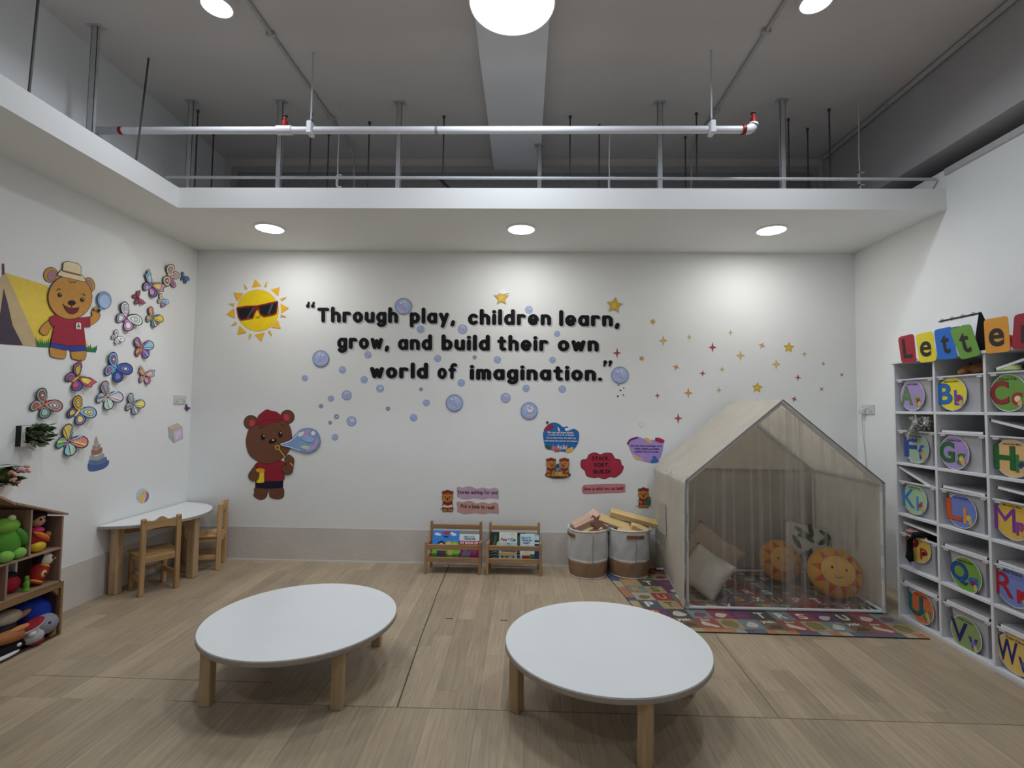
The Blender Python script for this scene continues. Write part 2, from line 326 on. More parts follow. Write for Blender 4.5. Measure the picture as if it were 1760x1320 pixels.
# frame of the blocked window on the upper rear wall
t = thing('window_1', 'shadowed blocked window frame on the upper rear wall', 'window', (0, YU, 3.2)); t['kind'] = 'structure'
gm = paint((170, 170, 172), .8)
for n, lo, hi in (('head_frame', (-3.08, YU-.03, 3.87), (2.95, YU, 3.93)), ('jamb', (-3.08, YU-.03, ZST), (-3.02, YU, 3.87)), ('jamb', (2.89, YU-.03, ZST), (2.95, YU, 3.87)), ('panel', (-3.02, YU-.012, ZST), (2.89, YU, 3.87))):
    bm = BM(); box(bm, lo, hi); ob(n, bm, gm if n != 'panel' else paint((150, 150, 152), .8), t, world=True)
# ------------------------------------------------------------------ floor: vinyl with printed-plank strips
bm = BM(); box(bm, (XL-.1, YF, -.06), (XR+.5, YB+.02, -.004))
floor = solo('floor', bm, paint((98, 84, 70), .6), 'light oak coloured plank floor', 'floor', (0, 0, -.06), kind='structure')
def plank_mat(tint):
    m = bpy.data.materials.new('plank'); m.use_nodes = True; nt = m.node_tree; N = nt.nodes; L = nt.links; b = N['Principled BSDF']
    tc = N.new('ShaderNodeTexCoord'); geo = N.new('ShaderNodeNewGeometry'); oi = N.new('ShaderNodeObjectInfo')
    mu = N.new('ShaderNodeVectorMath'); mu.operation = 'SCALE'; mu.inputs[0].default_value = (31, 47, 13); L.new(oi.outputs['Random'], mu.inputs['Scale'])
    ad = N.new('ShaderNodeVectorMath'); ad.operation = 'ADD'; L.new(geo.outputs['Position'], ad.inputs[0]); L.new(mu.outputs[0], ad.inputs[1])
    mp = N.new('ShaderNodeMapping'); mp.inputs['Scale'].default_value = (70, 3.2, 1); L.new(ad.outputs[0], mp.inputs[0])
    nz = N.new('ShaderNodeTexNoise'); nz.inputs['Scale'].default_value = 1; nz.inputs['Detail'].default_value = 7; nz.inputs['Roughness'].default_value = .65; nz.inputs['Distortion'].default_value = .5
    L.new(mp.outputs[0], nz.inputs['Vector'])
    n2 = N.new('ShaderNodeTexNoise'); n2.inputs['Scale'].default_value = 2.4; n2.inputs['Detail'].default_value = 5; L.new(geo.outputs['Position'], n2.inputs['Vector'])
    rp = N.new('ShaderNodeValToRGB'); rp.color_ramp.elements[0].position = .28; rp.color_ramp.elements[1].position = .72
    rp.color_ramp.elements[0].color = [v*tint[0] for v in lin((166, 142, 108))]+[1]; rp.color_ramp.elements[1].color = [v*tint[0] for v in lin((198, 174, 138))]+[1]
    L.new(nz.outputs['Fac'], rp.inputs[0])
    at_ = N.new('ShaderNodeAttribute'); at_.attribute_name = 'shade'
    hs = N.new('ShaderNodeHueSaturation'); hs.inputs['Saturation'].default_value = tint[1]
    mr = N.new('ShaderNodeMapRange'); mr.inputs['To Min'].default_value = .84; mr.inputs['To Max'].default_value = 1.10
    L.new(oi.outputs['Random'] if tint[2] else at_.outputs['Fac'], mr.inputs['Value']); L.new(mr.outputs[0], hs.inputs['Value']); L.new(rp.outputs[0], hs.inputs['Color'])
    mx = N.new('ShaderNodeMix'); mx.data_type = 'RGBA'; mx.blend_type = 'MULTIPLY'; mx.inputs[0].default_value = 1
    r2 = N.new('ShaderNodeValToRGB'); r2.color_ramp.elements[0].position = .3; r2.color_ramp.elements[0].color = (.86, .86, .88, 1); r2.color_ramp.elements[1].position = .6; r2.color_ramp.elements[1].color = (1, 1, 1, 1)
    L.new(n2.outputs['Fac'], r2.inputs[0]); L.new(hs.outputs[0], mx.inputs[6]); L.new(r2.outputs[0], mx.inputs[7]); L.new(mx.outputs[2], b.inputs['Base Color'])
    b.inputs['Roughness'].default_value = .42; b.inputs['Specular IOR Level'].default_value = .4
    bp = N.new('ShaderNodeBump'); bp.inputs['Strength'].default_value = .05; L.new(nz.outputs['Fac'], bp.inputs['Height']); L.new(bp.outputs[0], b.inputs['Normal'])
    return m
PM = plank_mat((.95, .80, True)); PS = plank_mat((.95, .80, False))
PW, PL, rng = .114, .86, random.Random(3)
spots = []
i = 0; x = XL
while x < XR-.005:
    off = rng.random()*PL; y = YB-.0005; first = True
    while y > YF:
        l = off+.08 if first else PL; first = False
        y0 = max(y-l, YF)
        if y > 2.47 > y0 and y-2.47 > .05 and 2.47-y0 > .05: y0 = 2.47        # the cross seam of the sheets
        spots.append((x, min(x+PW, XR), y0, y)); y = y0
    x += PW
def seen(s):
    X, Y = (s[0]+s[1])/2, (s[2]+s[3])/2
    v = Vector((X, Y+.2, 0))-EYE; d = v.dot(fwd)
    return d > .5 and abs(v.dot(cx)/d) < 1.08 and v.dot(cy)/d > -.80
vis = sorted([s for s in spots if seen(s)], key=lambda s: s[2])
rest = [s for s in spots if not seen(s)]+vis[300:]; vis = vis[:300]
cache = {}
for s in vis:
    w_, l_ = round(s[1]-s[0], 4), round(s[3]-s[2], 4)
    if (w_, l_) not in cache:
        bm = BM(); box(bm, (-w_/2+.0003, -l_/2+.0003, -.004), (w_/2-.0003, l_/2-.0003, 0))
        me = bpy.data.meshes.new('plank'); bm.to_mesh(me); bm.free(); me.materials.append(PM); cache[(w_, l_)] = me
    o = bpy.data.objects.new('plank', cache[(w_, l_)]); col.objects.link(o); o.parent = floor
    o.location = ((s[0]+s[1])/2, (s[2]+s[3])/2, .06)
bm = BM(); shade = []
for s in rest:
    box(bm, (s[0]+.0003, s[2]+.0003, .056), (s[1]-.0003, s[3]-.0003, .06)); shade += [rng.random()]*6
o = ob('distant_planks', bm, PS, floor); o['kind'] = 'stuff'
a_ = o.data.attributes.new('shade', 'FLOAT', 'FACE'); a_.data.foreach_set('value', shade)
seam = paint((84, 76, 70), .7, .5, 60.); seam2 = paint((128, 112, 94), .7, .3, 60.)
for pts, wd in (([(-.677, 4.66), (-.66, 3.9), (-.635, 3.2), (-.597, 2.474)], .007), ([(-2.6, 2.664), (-1.3, 2.655), (-1.29, 2.47), (XL+.02, 2.475)][:2], .003), ([(-1.7, 2.472), (1.9, 2.468)], .004), ([(1.25, 3.32), (1.243, 3.0), (1.225, 2.478)], .006), ([(1.9, 2.468), (XR-.5, 2.466)], .003)):
    bm = BM()
    for a, b in zip(pts, pts[1:]): bar(bm, (*a, .0602), (*b, .0602), wd, .0012)
    ob('seam', bm, seam if pts[0][0] == -.677 else seam2, floor)
for i, (px, py) in enumerate(((772, 1063), (866, 1066))):
    p = at(px, py, 'z', .001); bm = BM(); box(bm, (p.x-.026, p.y-.005, 0), (p.x+.026, p.y+.005, .0012))
    solo('tape_mark', bm, paint((44, 34, 62), .6), ('short dark purple tape mark on the floor beside the left round table', 'short dark purple tape mark on the floor beside the right round table')[i], 'tape', (p.x, p.y, 0), group='tape marks on the floor')
# ------------------------------------------------------------------ lamps
white = paint((238, 238, 238), .4, .02)
def lamp(name, label, x, y, ztop, r, h, glow, rim=.012):
    t = thing(name, label, 'ceiling light', (x, y, ztop))
    bm = BM(); lathe(bm, [(r, 0), (r, -h*.7), (r-.006, -h), (r-rim, -h), (r-rim, -h*.8)], n=48, cap=False); lathe(bm, [(r, 0), (.01, 0)], n=48, cap=False); ob('housing', bm, white, t, smooth=True)
    bm = BM(); lathe(bm, [(r-rim, -h*.8), (r-rim-.002, -h*.97), (.01, -h*1.0)], n=48); ob('diffuser', bm, glow, t, smooth=True)
    return t
G1 = emit((.82, .92, 1), 1.6); G2 = emit((.93, .94, 1), 2.5); G3 = emit((1, .99, .93), 3.)
lamp('ceiling_light', 'large round lit white lamp under the middle ceiling beam', LAMP[0], LAMP[1], 3.9, .262, .06, G1)
lamp('spotlight', 'small round lit ceiling spotlight left of the middle beam', -1.975, 3.0, ZC, .10, .07, G2)
lamp('spotlight', 'small round lit ceiling spotlight right of the middle beam', 1.764, 3.0, ZC, .10, .07, G2)
for x, n in ((-2.155, 'left'), (-.042, 'middle'), (2.006, 'right')):
    lamp('downlight', 'lit recessed downlight in the bulkhead, %s of three' % n, x, 4.08, ZS+.0, .125, .009, G3, .016)['group'] = 'bulkhead downlights'
for x, n in ((-1.9, 'left'), (-.1, 'middle'), (1.85, 'right')):
    lamp('spotlight', 'added unseen ceiling light behind the camera, %s' % n, x, -.4, ZC, .13, .07, G2)  # assumed fixtures, added to carry the extra lights behind the camera
# ------------------------------------------------------------------ pipes, posts and rods above the bulkhead
steel = paint((186, 187, 190), .45, .08, 30., metal=.2); dark = paint((88, 86, 88), .55, .1, metal=.2); pale = paint((206, 206, 208), .5); red = paint((150, 24, 28), .45)
pipew = paint((232, 232, 238), .35, .02)
t = thing('sprinkler_pipe', 'white sprinkler pipe with red fittings hung across the room', 'pipe', (0, 3.5, 3.44))
ZP = 3.445; xe = at(1284, 228, 'y', 3.5).x
def tb(n, pts, r, m, par=t, k=14):
    bm = BM(); tube(bm, pts, r, k); return ob(n, bm, m, par, world=True, smooth=True)
tb('pipe', [(XL, 3.5, ZP), (xe, 3.5, ZP)], .0255, pipew)
tb('red_collar', [(-2.99, 3.5, ZP), (-2.965, 3.5, ZP)], .028, red)
tb('wall_sleeve', [(XL, 3.5, ZP), (-2.99, 3.5, ZP)], .0265, paint((176, 176, 180), .6))
e = tb('elbow', [(xe-.03, 3.5, ZP)]+[(xe+.045*math.sin(R(a)), 3.5, ZP+.045-.045*math.cos(R(a))) for a in range(0, 91, 15)], .033, pipew)
tb('red_ring', [(xe-.035, 3.5, ZP), (xe-.012, 3.5, ZP)], .0345, red)
def sprinkler(x, z0):
    s = tb('sprinkler_head', [(x, 3.5, z0), (x, 3.5, z0+.035), (x, 3.5, z0+.04), (x, 3.5, z0+.07)], [.022, .022, .012, .012], red)
    bm = BM(); lathe(bm, [(.02, 0), (.02, .004)], (x, 3.5, z0+.075), 12); ob('deflector', bm, dark, s, world=True)
sprinkler(xe+.045, ZP+.045)
xt = at(489, 227, 'y', 3.5).x; tb('tee', [(xt-.055, 3.5, ZP), (xt+.055, 3.5, ZP)], .033, pipew); sprinkler(xt, ZP+.03)
for px in (750,): q = at(px, 227, 'y', 3.5).x; tb('printed_band', [(q-.01, 3.5, ZP), (q+.01, 3.5, ZP)], .026, paint((150, 150, 155), .5))
for px in (534, 1223):
    q = at(px, 227, 'y', 3.5).x
    bm = BM(); box(bm, (q-.018, 3.462, ZP-.036), (q+.018, 3.538, ZP+.055), .004); c = ob('clamp', bm, pipew, t, world=True)
    bm = BM(); tube(bm, [(q, 3.5, ZP+.05), (q, 3.5, ZC)], .006, 8); ob('rod', bm, pale, c, world=True)
    bm = BM(); lathe(bm, [(.014, 0), (.014, .02)], (q, 3.5, ZP+.055), 6); ob('nut', bm, dark, c, world=True)
# thin pipe lying just over the bulkhead edge
bm = BM(); tube(bm, [(XS-.15, 3.72, 3.20), (XR-.02, 3.72, 3.19)], .011, 10)
solo('thin_pipe', bm, paint((200, 200, 203), .5), 'thin grey pipe running just above the bulkhead edge', 'pipe', (0, 3.72, 3.19), smooth=True)
# galvanised posts
posts = [(330, 180, 4.0), (483, 180, 4.0), (687, 182, 4.0), (1134, 182, 4.0), (1344, 178, 4.0)]
P = [at(a, b, 'z', c) for a, b, c in posts]+[Vector((.115, 4.55, 3.9))]
P.sort(key=lambda v: v.x)
for i, p in enumerate(P+[Vector((-2.97, 3.24, 4))]):
    top = 3.9 if abs(p.x-.115) < .01 else ZC
    lab = 'galvanised channel post over the left bulkhead beside the pipe end' if i == 6 else 'galvanised post standing on the back bulkhead, %s from the left' % ORD[i]
    t = thing('hanger_post', lab, 'post', (p.x, p.y, ZST), group='galvanised posts')
    bm = BM(); h = top-ZST; box(bm, (-.022, -.012, 0), (.022, -.009, h)); box(bm, (-.022, -.012, 0), (-.019, .012, h)); box(bm, (.019, -.012, 0), (.022, .012, h)); ob('channel', bm, steel, t)
    bm = BM(); box(bm, (-.05, -.03, h-.004), (.05, .03, h)); ob('foot_plate', bm, steel, t)
rods = sorted([(-2.898, 4.204), (-2.996, 4.581), (-1.436, 4.389), (-.743, 4.3), (.375, 4.303), (.651, 4.442), (1.465, 4.263), (2.3, 4.354), (2.566, 4.207), (-1.911, 4.251), (-1.886, 4.583), (1.49, 4.64), (2.55, 4.503)])
clip = {(-2.996, 4.581), (-1.886, 4.583), (1.49, 4.64), (2.55, 4.503), (-.743, 4.3)}
for i, (x, y) in enumerate(rods):
    t = thing('hanger_rod', 'dark threaded rod above the back bulkhead, %s from the left' % ORD[i], 'rod', (x, y, ZST), group='dark hanger rods')
    bm = BM(); tube(bm, [(0, 0, 0), (0, 0, ZC-ZST)], .0065, 8); ob('rod', bm, dark, t, smooth=True)
    bm = BM(); lathe(bm, [(.013, ZC-ZST-.02), (.013, ZC-ZST)], (0, 0, 0), 6); ob('nut', bm, dark, t)
    if (x, y) in clip:
        bm = BM(); bar(bm, (-.03, 0, .37), (.10, 0, .25), .02, .022); box(bm, (-.04, -.012, .36), (.03, .012, .378)); ob('clip', bm, paint((26, 26, 30), .5), t)
for i, (x, y) in enumerate(((-1.595, 4.099), (.698, 4.134), (2.709, 4.047))):
    t = thing('wire_hanger', 'thin pale hanger rod with open clamp above bulkhead, %s from the left' % ORD[i], 'rod', (x, y, ZST), group='pale hanger rods')
    bm = BM(); tube(bm, [(0, 0, .0), (-.008, 0, .45), (0, 0, ZC-ZST)], .005, 8); ob('rod', bm, pale, t, smooth=True)
    bm = BM(); box(bm, (-.016, -.01, .20), (-.008, .01, .31)); box(bm, (-.016, -.01, .302), (.03, .01, .31)); box(bm, (-.016, -.01, .20), (.03, .01, .208)); ob('clamp', bm, pale, t)
for i, (x, y, z0) in enumerate(((-2.70, 2.56, ZST), (-2.72, 3.33, ZST))):
    bm = BM(); tube(bm, [(x, y, z0), (x-.12, y+.22, ZC)] if i == 1 else [(x, y, z0), (x-.05, y+.08, ZC)], .0065, 8)
    solo('hanger_rod', bm, dark, ('dark threaded rod at the far upper left above the left bulkhead', 'dark threaded rod over the left bulkhead behind the channel post')[i], 'rod', (x, y, z0), smooth=True)
# conduits on the ceiling
def conduit(pts, r, label, saddles=()):
    t = thing('conduit', label, 'conduit', pts[0]); m = paint((188, 187, 188), .6)
    bm = BM(); tube(bm, pts, r, 8); ob('pipe', bm, m, t, world=True, smooth=True)
    for p in saddles: bm = BM(); box(bm, (p[0]-.03, p[1]-.012, p[2]-.004), (p[0]+.03, p[1]+.012, p[2]+.024)); ob('saddle', bm, m, t, world=True)
z = ZC-.014
conduit([(-1.80, YF, z), (-1.79, 3.0, z), (-1.75, 4.55, z), (-1.74, 4.75, z-.02), (-1.735, 4.86, z-.10), (-1.73, 4.9, ZST+.02)], .012, 'thin painted conduit along the ceiling left of the beam', [(-1.785, 3.3, z-.01), (-1.755, 4.3, z-.01)])
conduit([(1.60, YF, z), (1.605, 3.0, z), (1.612, 4.55, z), (1.615, 4.75, z-.02), (1.62, 4.86, z-.1), (1.62, 4.9, ZST+.02)], .012, 'thin painted conduit along the ceiling right of the beam', [(1.603, 3.3, z-.01), (1.611, 4.2, z-.01)])
conduit([(2.985, YF, z-.01), (2.985, 5.0, z-.01)], .02, 'conduit tucked against the deep beam at right', [(2.985, 4.1, z-.02)])
# ------------------------------------------------------------------ sockets
def socket(name, label, ax, val, c, wd, ht, hor):
    t = thing(name, label, 'socket', c); n = 1 if val < 0 else -1
    lo = [0, 0, 0]
    def b(nm, u0, u1, v0, v1, d0, d1, m, par=None):
        bm = BM(); box(bm, (min(n*d0, n*d1), u0, v0), (max(n*d0, n*d1), u1, v1), .002 if nm == 'plate' else 0); return ob(nm, bm, m, par or t)
    b('plate', -wd/2, wd/2, -ht/2, ht/2, 0, .012, paint((205, 206, 206), .4))
    for s in (-1, 1):
        b('switch', s*wd*.1-.008, s*wd*.1+.008, ht*.15, ht*.36, .012, .017, paint((228, 228, 226), .4))
        for q in ((0, -.06), (-.011, -.26), (.011, -.26)): b('pin_hole', s*wd*.27+q[0]-.004, s*wd*.27+q[0]+.004, ht*q[1]-.004, ht*q[1]+.004, .012, .0125, paint((50, 50, 50), .6))
    return t
socket('wall_socket', 'grey white double socket on the left wall near the corner', 'x', XL, (XL, 4.525, 1.489), .155, .078, True)
s2 = socket('wall_socket', 'white double socket with a plug above the tent on the right wall', 'x', XR, (XR, 4.53, 1.478), .155, .085, True)
t = thing('power_plug', 'white plug and cable hanging from the socket at right', 'plug', (XR-.02, 4.575, 1.46))
bm = BM(); box(bm, (XR-.05, 4.552, 1.435), (XR-.0125, 4.60, 1.485), .005); ob('plug', bm, paint((215, 215, 213), .4), t, world=True)
bm = BM(); tube(bm, [(XR-.032, 4.575, 1.44), (XR-.03, 4.58, 1.38), (XR-.012, 4.588, 1.2), (XR-.008, 4.57, 1.0), (XR-.008, 4.565, .6)], .0035, 8); ob('cable', bm, paint((205, 205, 205), .5), t, world=True, smooth=True)
# ================================================================== furniture
tabletop = paint((236, 239, 240), .28, .015, 3., spec=.45)
tedge = paint((168, 160, 152), .5, .06, 40.)
oak = lambda ax='Z', g=1.0: wood((172, 142, 108), (198, 170, 134), ax, gain=g)
def round_table(x, y, legang, label):
    t = thing('round_table', label, 'table', (x, y, 0), group='low round tables'); r = .5025
    bm = BM(); lathe(bm, [(r-.004, .2965), (r, .2935), (r, .274), (r-.003, .270)], n=96); ob('edge_band', bm, tedge, t, smooth=True)
    bm = BM(); lathe(bm, [(r-.003, .2966), (r-.004, .2985)], n=96); ob('tabletop', bm, tabletop, t, smooth=True)
    for a in legang:
        bm = BM(); M = Matrix.Translation((.4525*math.cos(R(a)), .4525*math.sin(R(a)), 0)) @ Matrix.Rotation(R(a+45), 4, 'Z')
        vs_ = box(bm, (-.027, -.027, 0), (.027, .027, .2695), .004)
        bmesh.ops.transform(bm, matrix=M, verts=bm.verts)
        g = ob('leg', bm, oak(), t)
        bm = BM(); box(bm, (-.02, -.02, -.0), (.02, .02, .004)); bmesh.ops.transform(bm, matrix=M, verts=bm.verts); ob('felt_pad', bm, paint((60, 48, 40), .9), g)
    return t
round_table(-1.2012, 2.7731, (45, 135, 225, 315), 'low round white table with oak legs, the one left of the floor seam')
round_table(.4197, 2.5650, (11.6, 101.6, 191.6, 281.6), 'low round white table with oak legs, the one nearer the tent mat')
# half-moon table against the left wall
t = thing('half_moon_table', 'white half moon table with oak legs against the left wall', 'table', (-3.165, 4.175, 0)); r = .475
arcp = [(r*math.cos(R(a)), r*1.02*math.sin(R(a))) for a in range(-90, 91, 5)]
for n, z1, th, k, m in (('tabletop', .53, .004, .997, tabletop), ('edge_band', .526, .019, 1, tedge)):
    bm = BM(); prism(bm, [Vector((max(a*k, .0), b*k, z1)) for a, b in arcp], (0, 0, 1), th); ob(n, bm, m, t)
for q in ((.065, -.375), (.395, .02), (.065, .375)):
    bm = BM(); box(bm, (q[0]-.032, q[1]-.032, 0), (q[0]+.032, q[1]+.032, .506), .006); ob('leg', bm, oak(), t)
for a, b in (((.065, -.335), (.065, .335)), ((.07, -.35), (.37, -.005)), ((.07, .35), (.37, .045))):
    bm = BM(); bar(bm, (*a, .474), (*b, .474), .02, .06); ob('apron', bm, wood((140, 105, 70), (170, 132, 92), 'Y'), t)
# child chairs
def chair(x, y, rz, label, c1=(164, 128, 86), c2=(194, 158, 112)):
    t = thing('child_chair', label, 'chair', (x, y, 0), rz, group='small wooden chairs')
    mz, mx = wood(c1, c2, 'Z'), wood(c1, c2, 'X'); my = wood(c1, c2, 'Y')
    for s in (-1, 1):
        bm = BM(); box(bm, (s*.118-.017, -.135, 0), (s*.118+.017, -.10, .575), .005); ob('back_post', bm, mz, t)
        bm = BM(); box(bm, (s*.112-.016, .095, 0), (s*.112+.016, .128, .288), .004); ob('leg', bm, mz, t)
        bm = BM(); box(bm, (s*.114-.009, -.10, .095), (s*.114+.009, .095, .135), .003); ob('side_stretcher', bm, my, t)
        bm = BM(); box(bm, (s*.114-.009, -.10, .248), (s*.114+.009, .095, .288), .003); ob('seat_rail', bm, my, t)
    bm = BM(); box(bm, (-.138, -.10, .288), (.138, .14, .306), .005); box(bm, (-.1, -.118, .288), (.1, -.09, .306)); ob('seat', bm, mx, t)
    for y0, y1, n in ((-.128, -.108, 'back_apron'), (.104, .12, 'front_apron')):
        bm = BM(); box(bm, (-.102, y0, .24), (.102, y1, .288), .003); ob(n, bm, mx, t)
    bm = BM(); box(bm, (-.098, .10, .13), (.098, .118, .155), .003); ob('front_stretcher', bm, mx, t)
    bm = BM(); top = [(u/10*.103, .548+.022*math.cos(u/10*math.pi*.5)**2+.008*math.cos(u/10*math.pi*2.2)) for u in range(-10, 11)]
    prism(bm, [Vector((a, -.126, b)) for a, b in top]+[Vector((.103, -.126, .488)), Vector((.04, -.126, .497)), Vector((-.04, -.126, .497)), Vector((-.103, -.126, .488))], (0, -1, 0), .018)
    ob('back_rail', bm, mx, t)
    for s in (-1, 1):
        bm = BM(); lathe(bm, [(.007, 0), (.007, .002)], (s*.118, -.1365, .555), 10); ob('screw_cap', bm, paint((90, 60, 36), .6), t)
    return t
chair(-2.895, 3.918, R(55.6), 'small wooden chair pulled up in front of the half moon table')
chair(-2.818, 4.455, R(110.5), 'small wooden chair at the corner end of half moon table', (178, 138, 96), (212, 174, 128))
# ------------------------------------------------------------------ book racks and books
def rack(x0, x1, label):
    t = thing('book_rack', label, 'book rack', ((x0+x1)/2, 4.5, 0), group='low wooden book racks'); w_ = (x1-x0)/2
    mz, mx, my = wood((158, 122, 86), (188, 150, 110), 'Z'), wood((158, 122, 86), (188, 150, 110), 'X'), wood((158, 122, 86), (188, 150, 110), 'Y')
    for s in (-1, 1):
        bm = BM(); box(bm, (s*w_-.011, -.105, 0), (s*w_+.011, -.075, .278), .003); ob('front_post', bm, mz, t)
        bm = BM(); box(bm, (s*(w_-.012)-.011, .09, 0), (s*(w_-.012)+.011, .125, .412), .003); ob('back_post', bm, mz, t)
        for z in (.10, .215):
            bm = BM(); box(bm, (s*(w_-.004)-.008, -.075, z), (s*(w_-.004)+.008, .09, z+.035), .002); ob('side_rail', bm, my, t)
    for n, y, z0, z1 in (('top_rail', .1, .345, .385), ('front_rail', -.09, .212, .252), ('bottom_rail', -.09, .103, .142), ('back_slat', .108, .20, .235)):
        bm = BM(); box(bm, (-w_+.011, y-.009, z0), (w_-.011, y+.009, z1), .002); ob(n, bm, mx, t)
    bm = BM(); box(bm, (-w_+.012, -.08, .103), (w_-.012, .088, .112)); ob('ledge', bm, mx, t)
    return t
rack(-.845, -.372, 'low wooden book rack left of its twin, holding a bright blue picture book')
rack(-.308, .155, 'low wooden book rack nearest the baskets, holding pale and dark picture books')
TILT = .26
def book(label, xc, w_, h_, y0, c, z0=.113, art=None, tilt=TILT, th=.012):
    """a book leaning back in a rack; art(add) lays printed shapes on its cover (u, v in 0..1)"""
    t = thing('picture_book', label, 'book', (xc, y0, z0), rot=(-tilt, 0, 0))
    bm = BM(); box(bm, (-w_/2, 0, 0), (w_/2, .002, h_), .0008); ob('front_cover', bm, paint(c, .35, gain=1.3), t)
    bm = BM(); box(bm, (-w_/2+.002, .002, .002), (w_/2-.003, th-.002, h_-.003)); ob('page_block', bm, paint((230, 228, 220), .8), t)
    bm = BM(); box(bm, (-w_/2, th-.002, 0), (w_/2, th, h_), .0008); ob('back_cover', bm, paint(c, .35, gain=1.3), t)
    k = [0]
    def P_(u, v): return Vector(((u-.5)*w_, -.0003*k[0]-.0002, v*h_))
    def add(n, pts, cc):
        k[0] += 1; bm = BM(); prism(bm, [P_(*q) for q in pts], (0, -1, 0), .0002); ob(n, bm, paint(cc, .4, gain=1.3), t)
    def txt(s, u0, u1, v0, v1, cc):
        k[0] += 1; vs_, fs, a, b, c_, d = font_mesh(s, .035); bm = BM()
        V = [bm.verts.new(P_(u0+(q.x-a)/(b-a)*(u1-u0), v0+(q.y-c_)/(d-c_)*(v1-v0))) for q in vs_]
        for f in fs:
            try: bm.faces.new([V[i] for i in f])
            except ValueError: pass
        ob('title', bm, paint(cc, .4, gain=1.2), t)
    if art: art(add, txt)
    return t
rc = lambda a, b, c, d: [(a, b), (c, b), (c, d), (a, d)]
def art_blue(add, txt):
    add('grass_print', rc(0, 0, 1, .27), '#3f8a34'); add('hill_print', cr([(0, .24), (.1, .5), (.3, .42), (.6, .5), (.85, .55), (1, .45), (1, .2), (0, .2)]), '#7fb63c')
    for u, v, r in ((.16, .87, .09), (.24, .85, .08), (.8, .86, .1), (.72, .9, .08)): add('cloud_print', ell(u, v, r, r*.5), '#e8f0f4')
    add('title_band', ell(.53, .92, .15, .05), '#c0392f'); add('title_band', rc(.42, .76, .6, .81), '#28406a')
    for u, c, h in ((.34, '#dfb090', '#241a18'), (.62, '#e0c070', '#d8a83c'), (.86, '#a8c85a', '#86b03a')):
        add('hair_print', ell(u, .52, .13, .11), h); add('face_print', ell(u, .48, .1, .09), c)
    for u, c in ((.28, '#4a3a78'), (.45, '#7a2a5a'), (.7, '#b8b06a')): add('figure_print', rc(u-.09, .14, u+.09, .3), c)
    add('logo_print', rc(.6, .03, .78, .09), '#eeeeee')
def art_pink(add, txt):
    add('top_print', rc(0, .72, 1, 1), '#c8dcea'); add('band_print', rc(0, .58, 1, .74), '#a82838')
    txt("BILLY'S", .25, .75, .87, .93, '#2b4a86'); txt('TREASURE', .2, .8, .78, .85, '#2b4a86'); txt('MY BOOK OF', .06, .94, .61, .71, '#f2ece8')
    add('shape_print', cr([(.12, .1), (.3, .45), (.5, .3), (.62, .48), (.55, .12), (.3, .05)]), '#6a6478'); add('shape_print', cr([(.66, .3), (.8, .45), (.9, .3), (.8, .2)]), '#96406e')
def art_cat(add, txt):
    add('sky_print', rc(0, .62, 1, 1), '#c4d2d0'); add('sun_print', ell(.75, .92, .13, .05), '#d8c48a')
    txt('Pete', .1, .42, .68, .8, '#b0343c'); txt('the', .47, .58, .73, .79, '#34608c'); txt('Cat', .63, .93, .68, .8, '#34608c')
    txt('AND', .44, .6, .58, .62, '#3a5a70'); txt('HIS', .36, .68, .5, .54, '#3a5a70')
    add('road_print', rc(0, 0, 1, .1), '#e6e8e4'); add('board_print', cr([(.05, .2), (.4, .15), (.9, .22), (.97, .3), (.5, .26), (.1, .28)]), '#b8924e')
    for u in (.2, .44, .8): add('wheel_print', ell(u, .13, .05, .035), '#26303a')
    add('stripe_print', cr([(.1, .33), (.4, .4), (.9, .36), (.9, .32), (.4, .33)]), '#3c5468')
def art_chest(add, txt):
    txt("BILLY'S", .1, .72, .82, .89, '#2b4a86'); txt('TREASURE', .08, .8, .72, .79, '#2b4a86'); txt('CHEST', .2, .66, .62, .69, '#2b4a86')
    for u, c in ((.1, '#b06a3a'), (.28, '#d8b890'), (.44, '#1e1e22'), (.56, '#1e1e22'), (.74, '#9a7a8a'), (.88, '#b8a8a8')): add('figure_print', rc(u-.035, .46, u+.035, .56), c)
    add('roof_print', [(.1, .26), (.4, .36), (.7, .28), (.7, .2), (.1, .2)], '#c8b8a8'); add('house_print', rc(.15, .02, .65, .2), '#8a3430'); add('grass_print', rc(.68, 0, 1, .25), '#56703c')
def art_dark(add, txt):
    add('leaf_print', cr([(.2, .3), (.4, .8), (.6, .9), (.5, .5)]), '#4a5a3c'); add('moon_print', ell(.8, .55, .2, .12), '#b8c890')
    for v in (.05, .15, .25): add('stripe_print', cr([(.05, v), (.5, v+.06), (.95, v), (.5, v+.03)]), '#7a8a84')
YBK = 4.447
book('bright blue picture book with cartoon children and green grass', -.685, .235, .245, YBK, '#3d86d8', art=art_blue)
book('magenta picture book titled MY BOOK OF in the left rack', -.475, .178, .215, YBK+.004, '#8a2560', art=art_pink)
book('dark green picture book at the left end of right rack', -.243, .10, .235, YBK+.014, '#2a3430', art=art_dark)
book('pale grey blue book titled Pete the Cat', -.130, .160, .240, YBK, '#a9bcbc', art=art_cat)
book('nearly black picture book between the two pale ones', -.035, .12, .232, YBK+.016, '#22262a', art=art_dark)
book('light blue book with a treasure chest title in right rack', .040, .128, .228, YBK+.001, '#bcd2ea', art=art_chest)
book('small navy and blue book at the right end of rack', .112, .062, .215, YBK+.014, '#2a4270', art=lambda add, txt: (add('band_print', rc(0, .8, 1, 1), '#a8cfe6'), add('band_print', rc(0, .66, 1, .72), '#d8d8b0'), add('grass_print', rc(0, 0, .3, .4), '#4a7a44')))
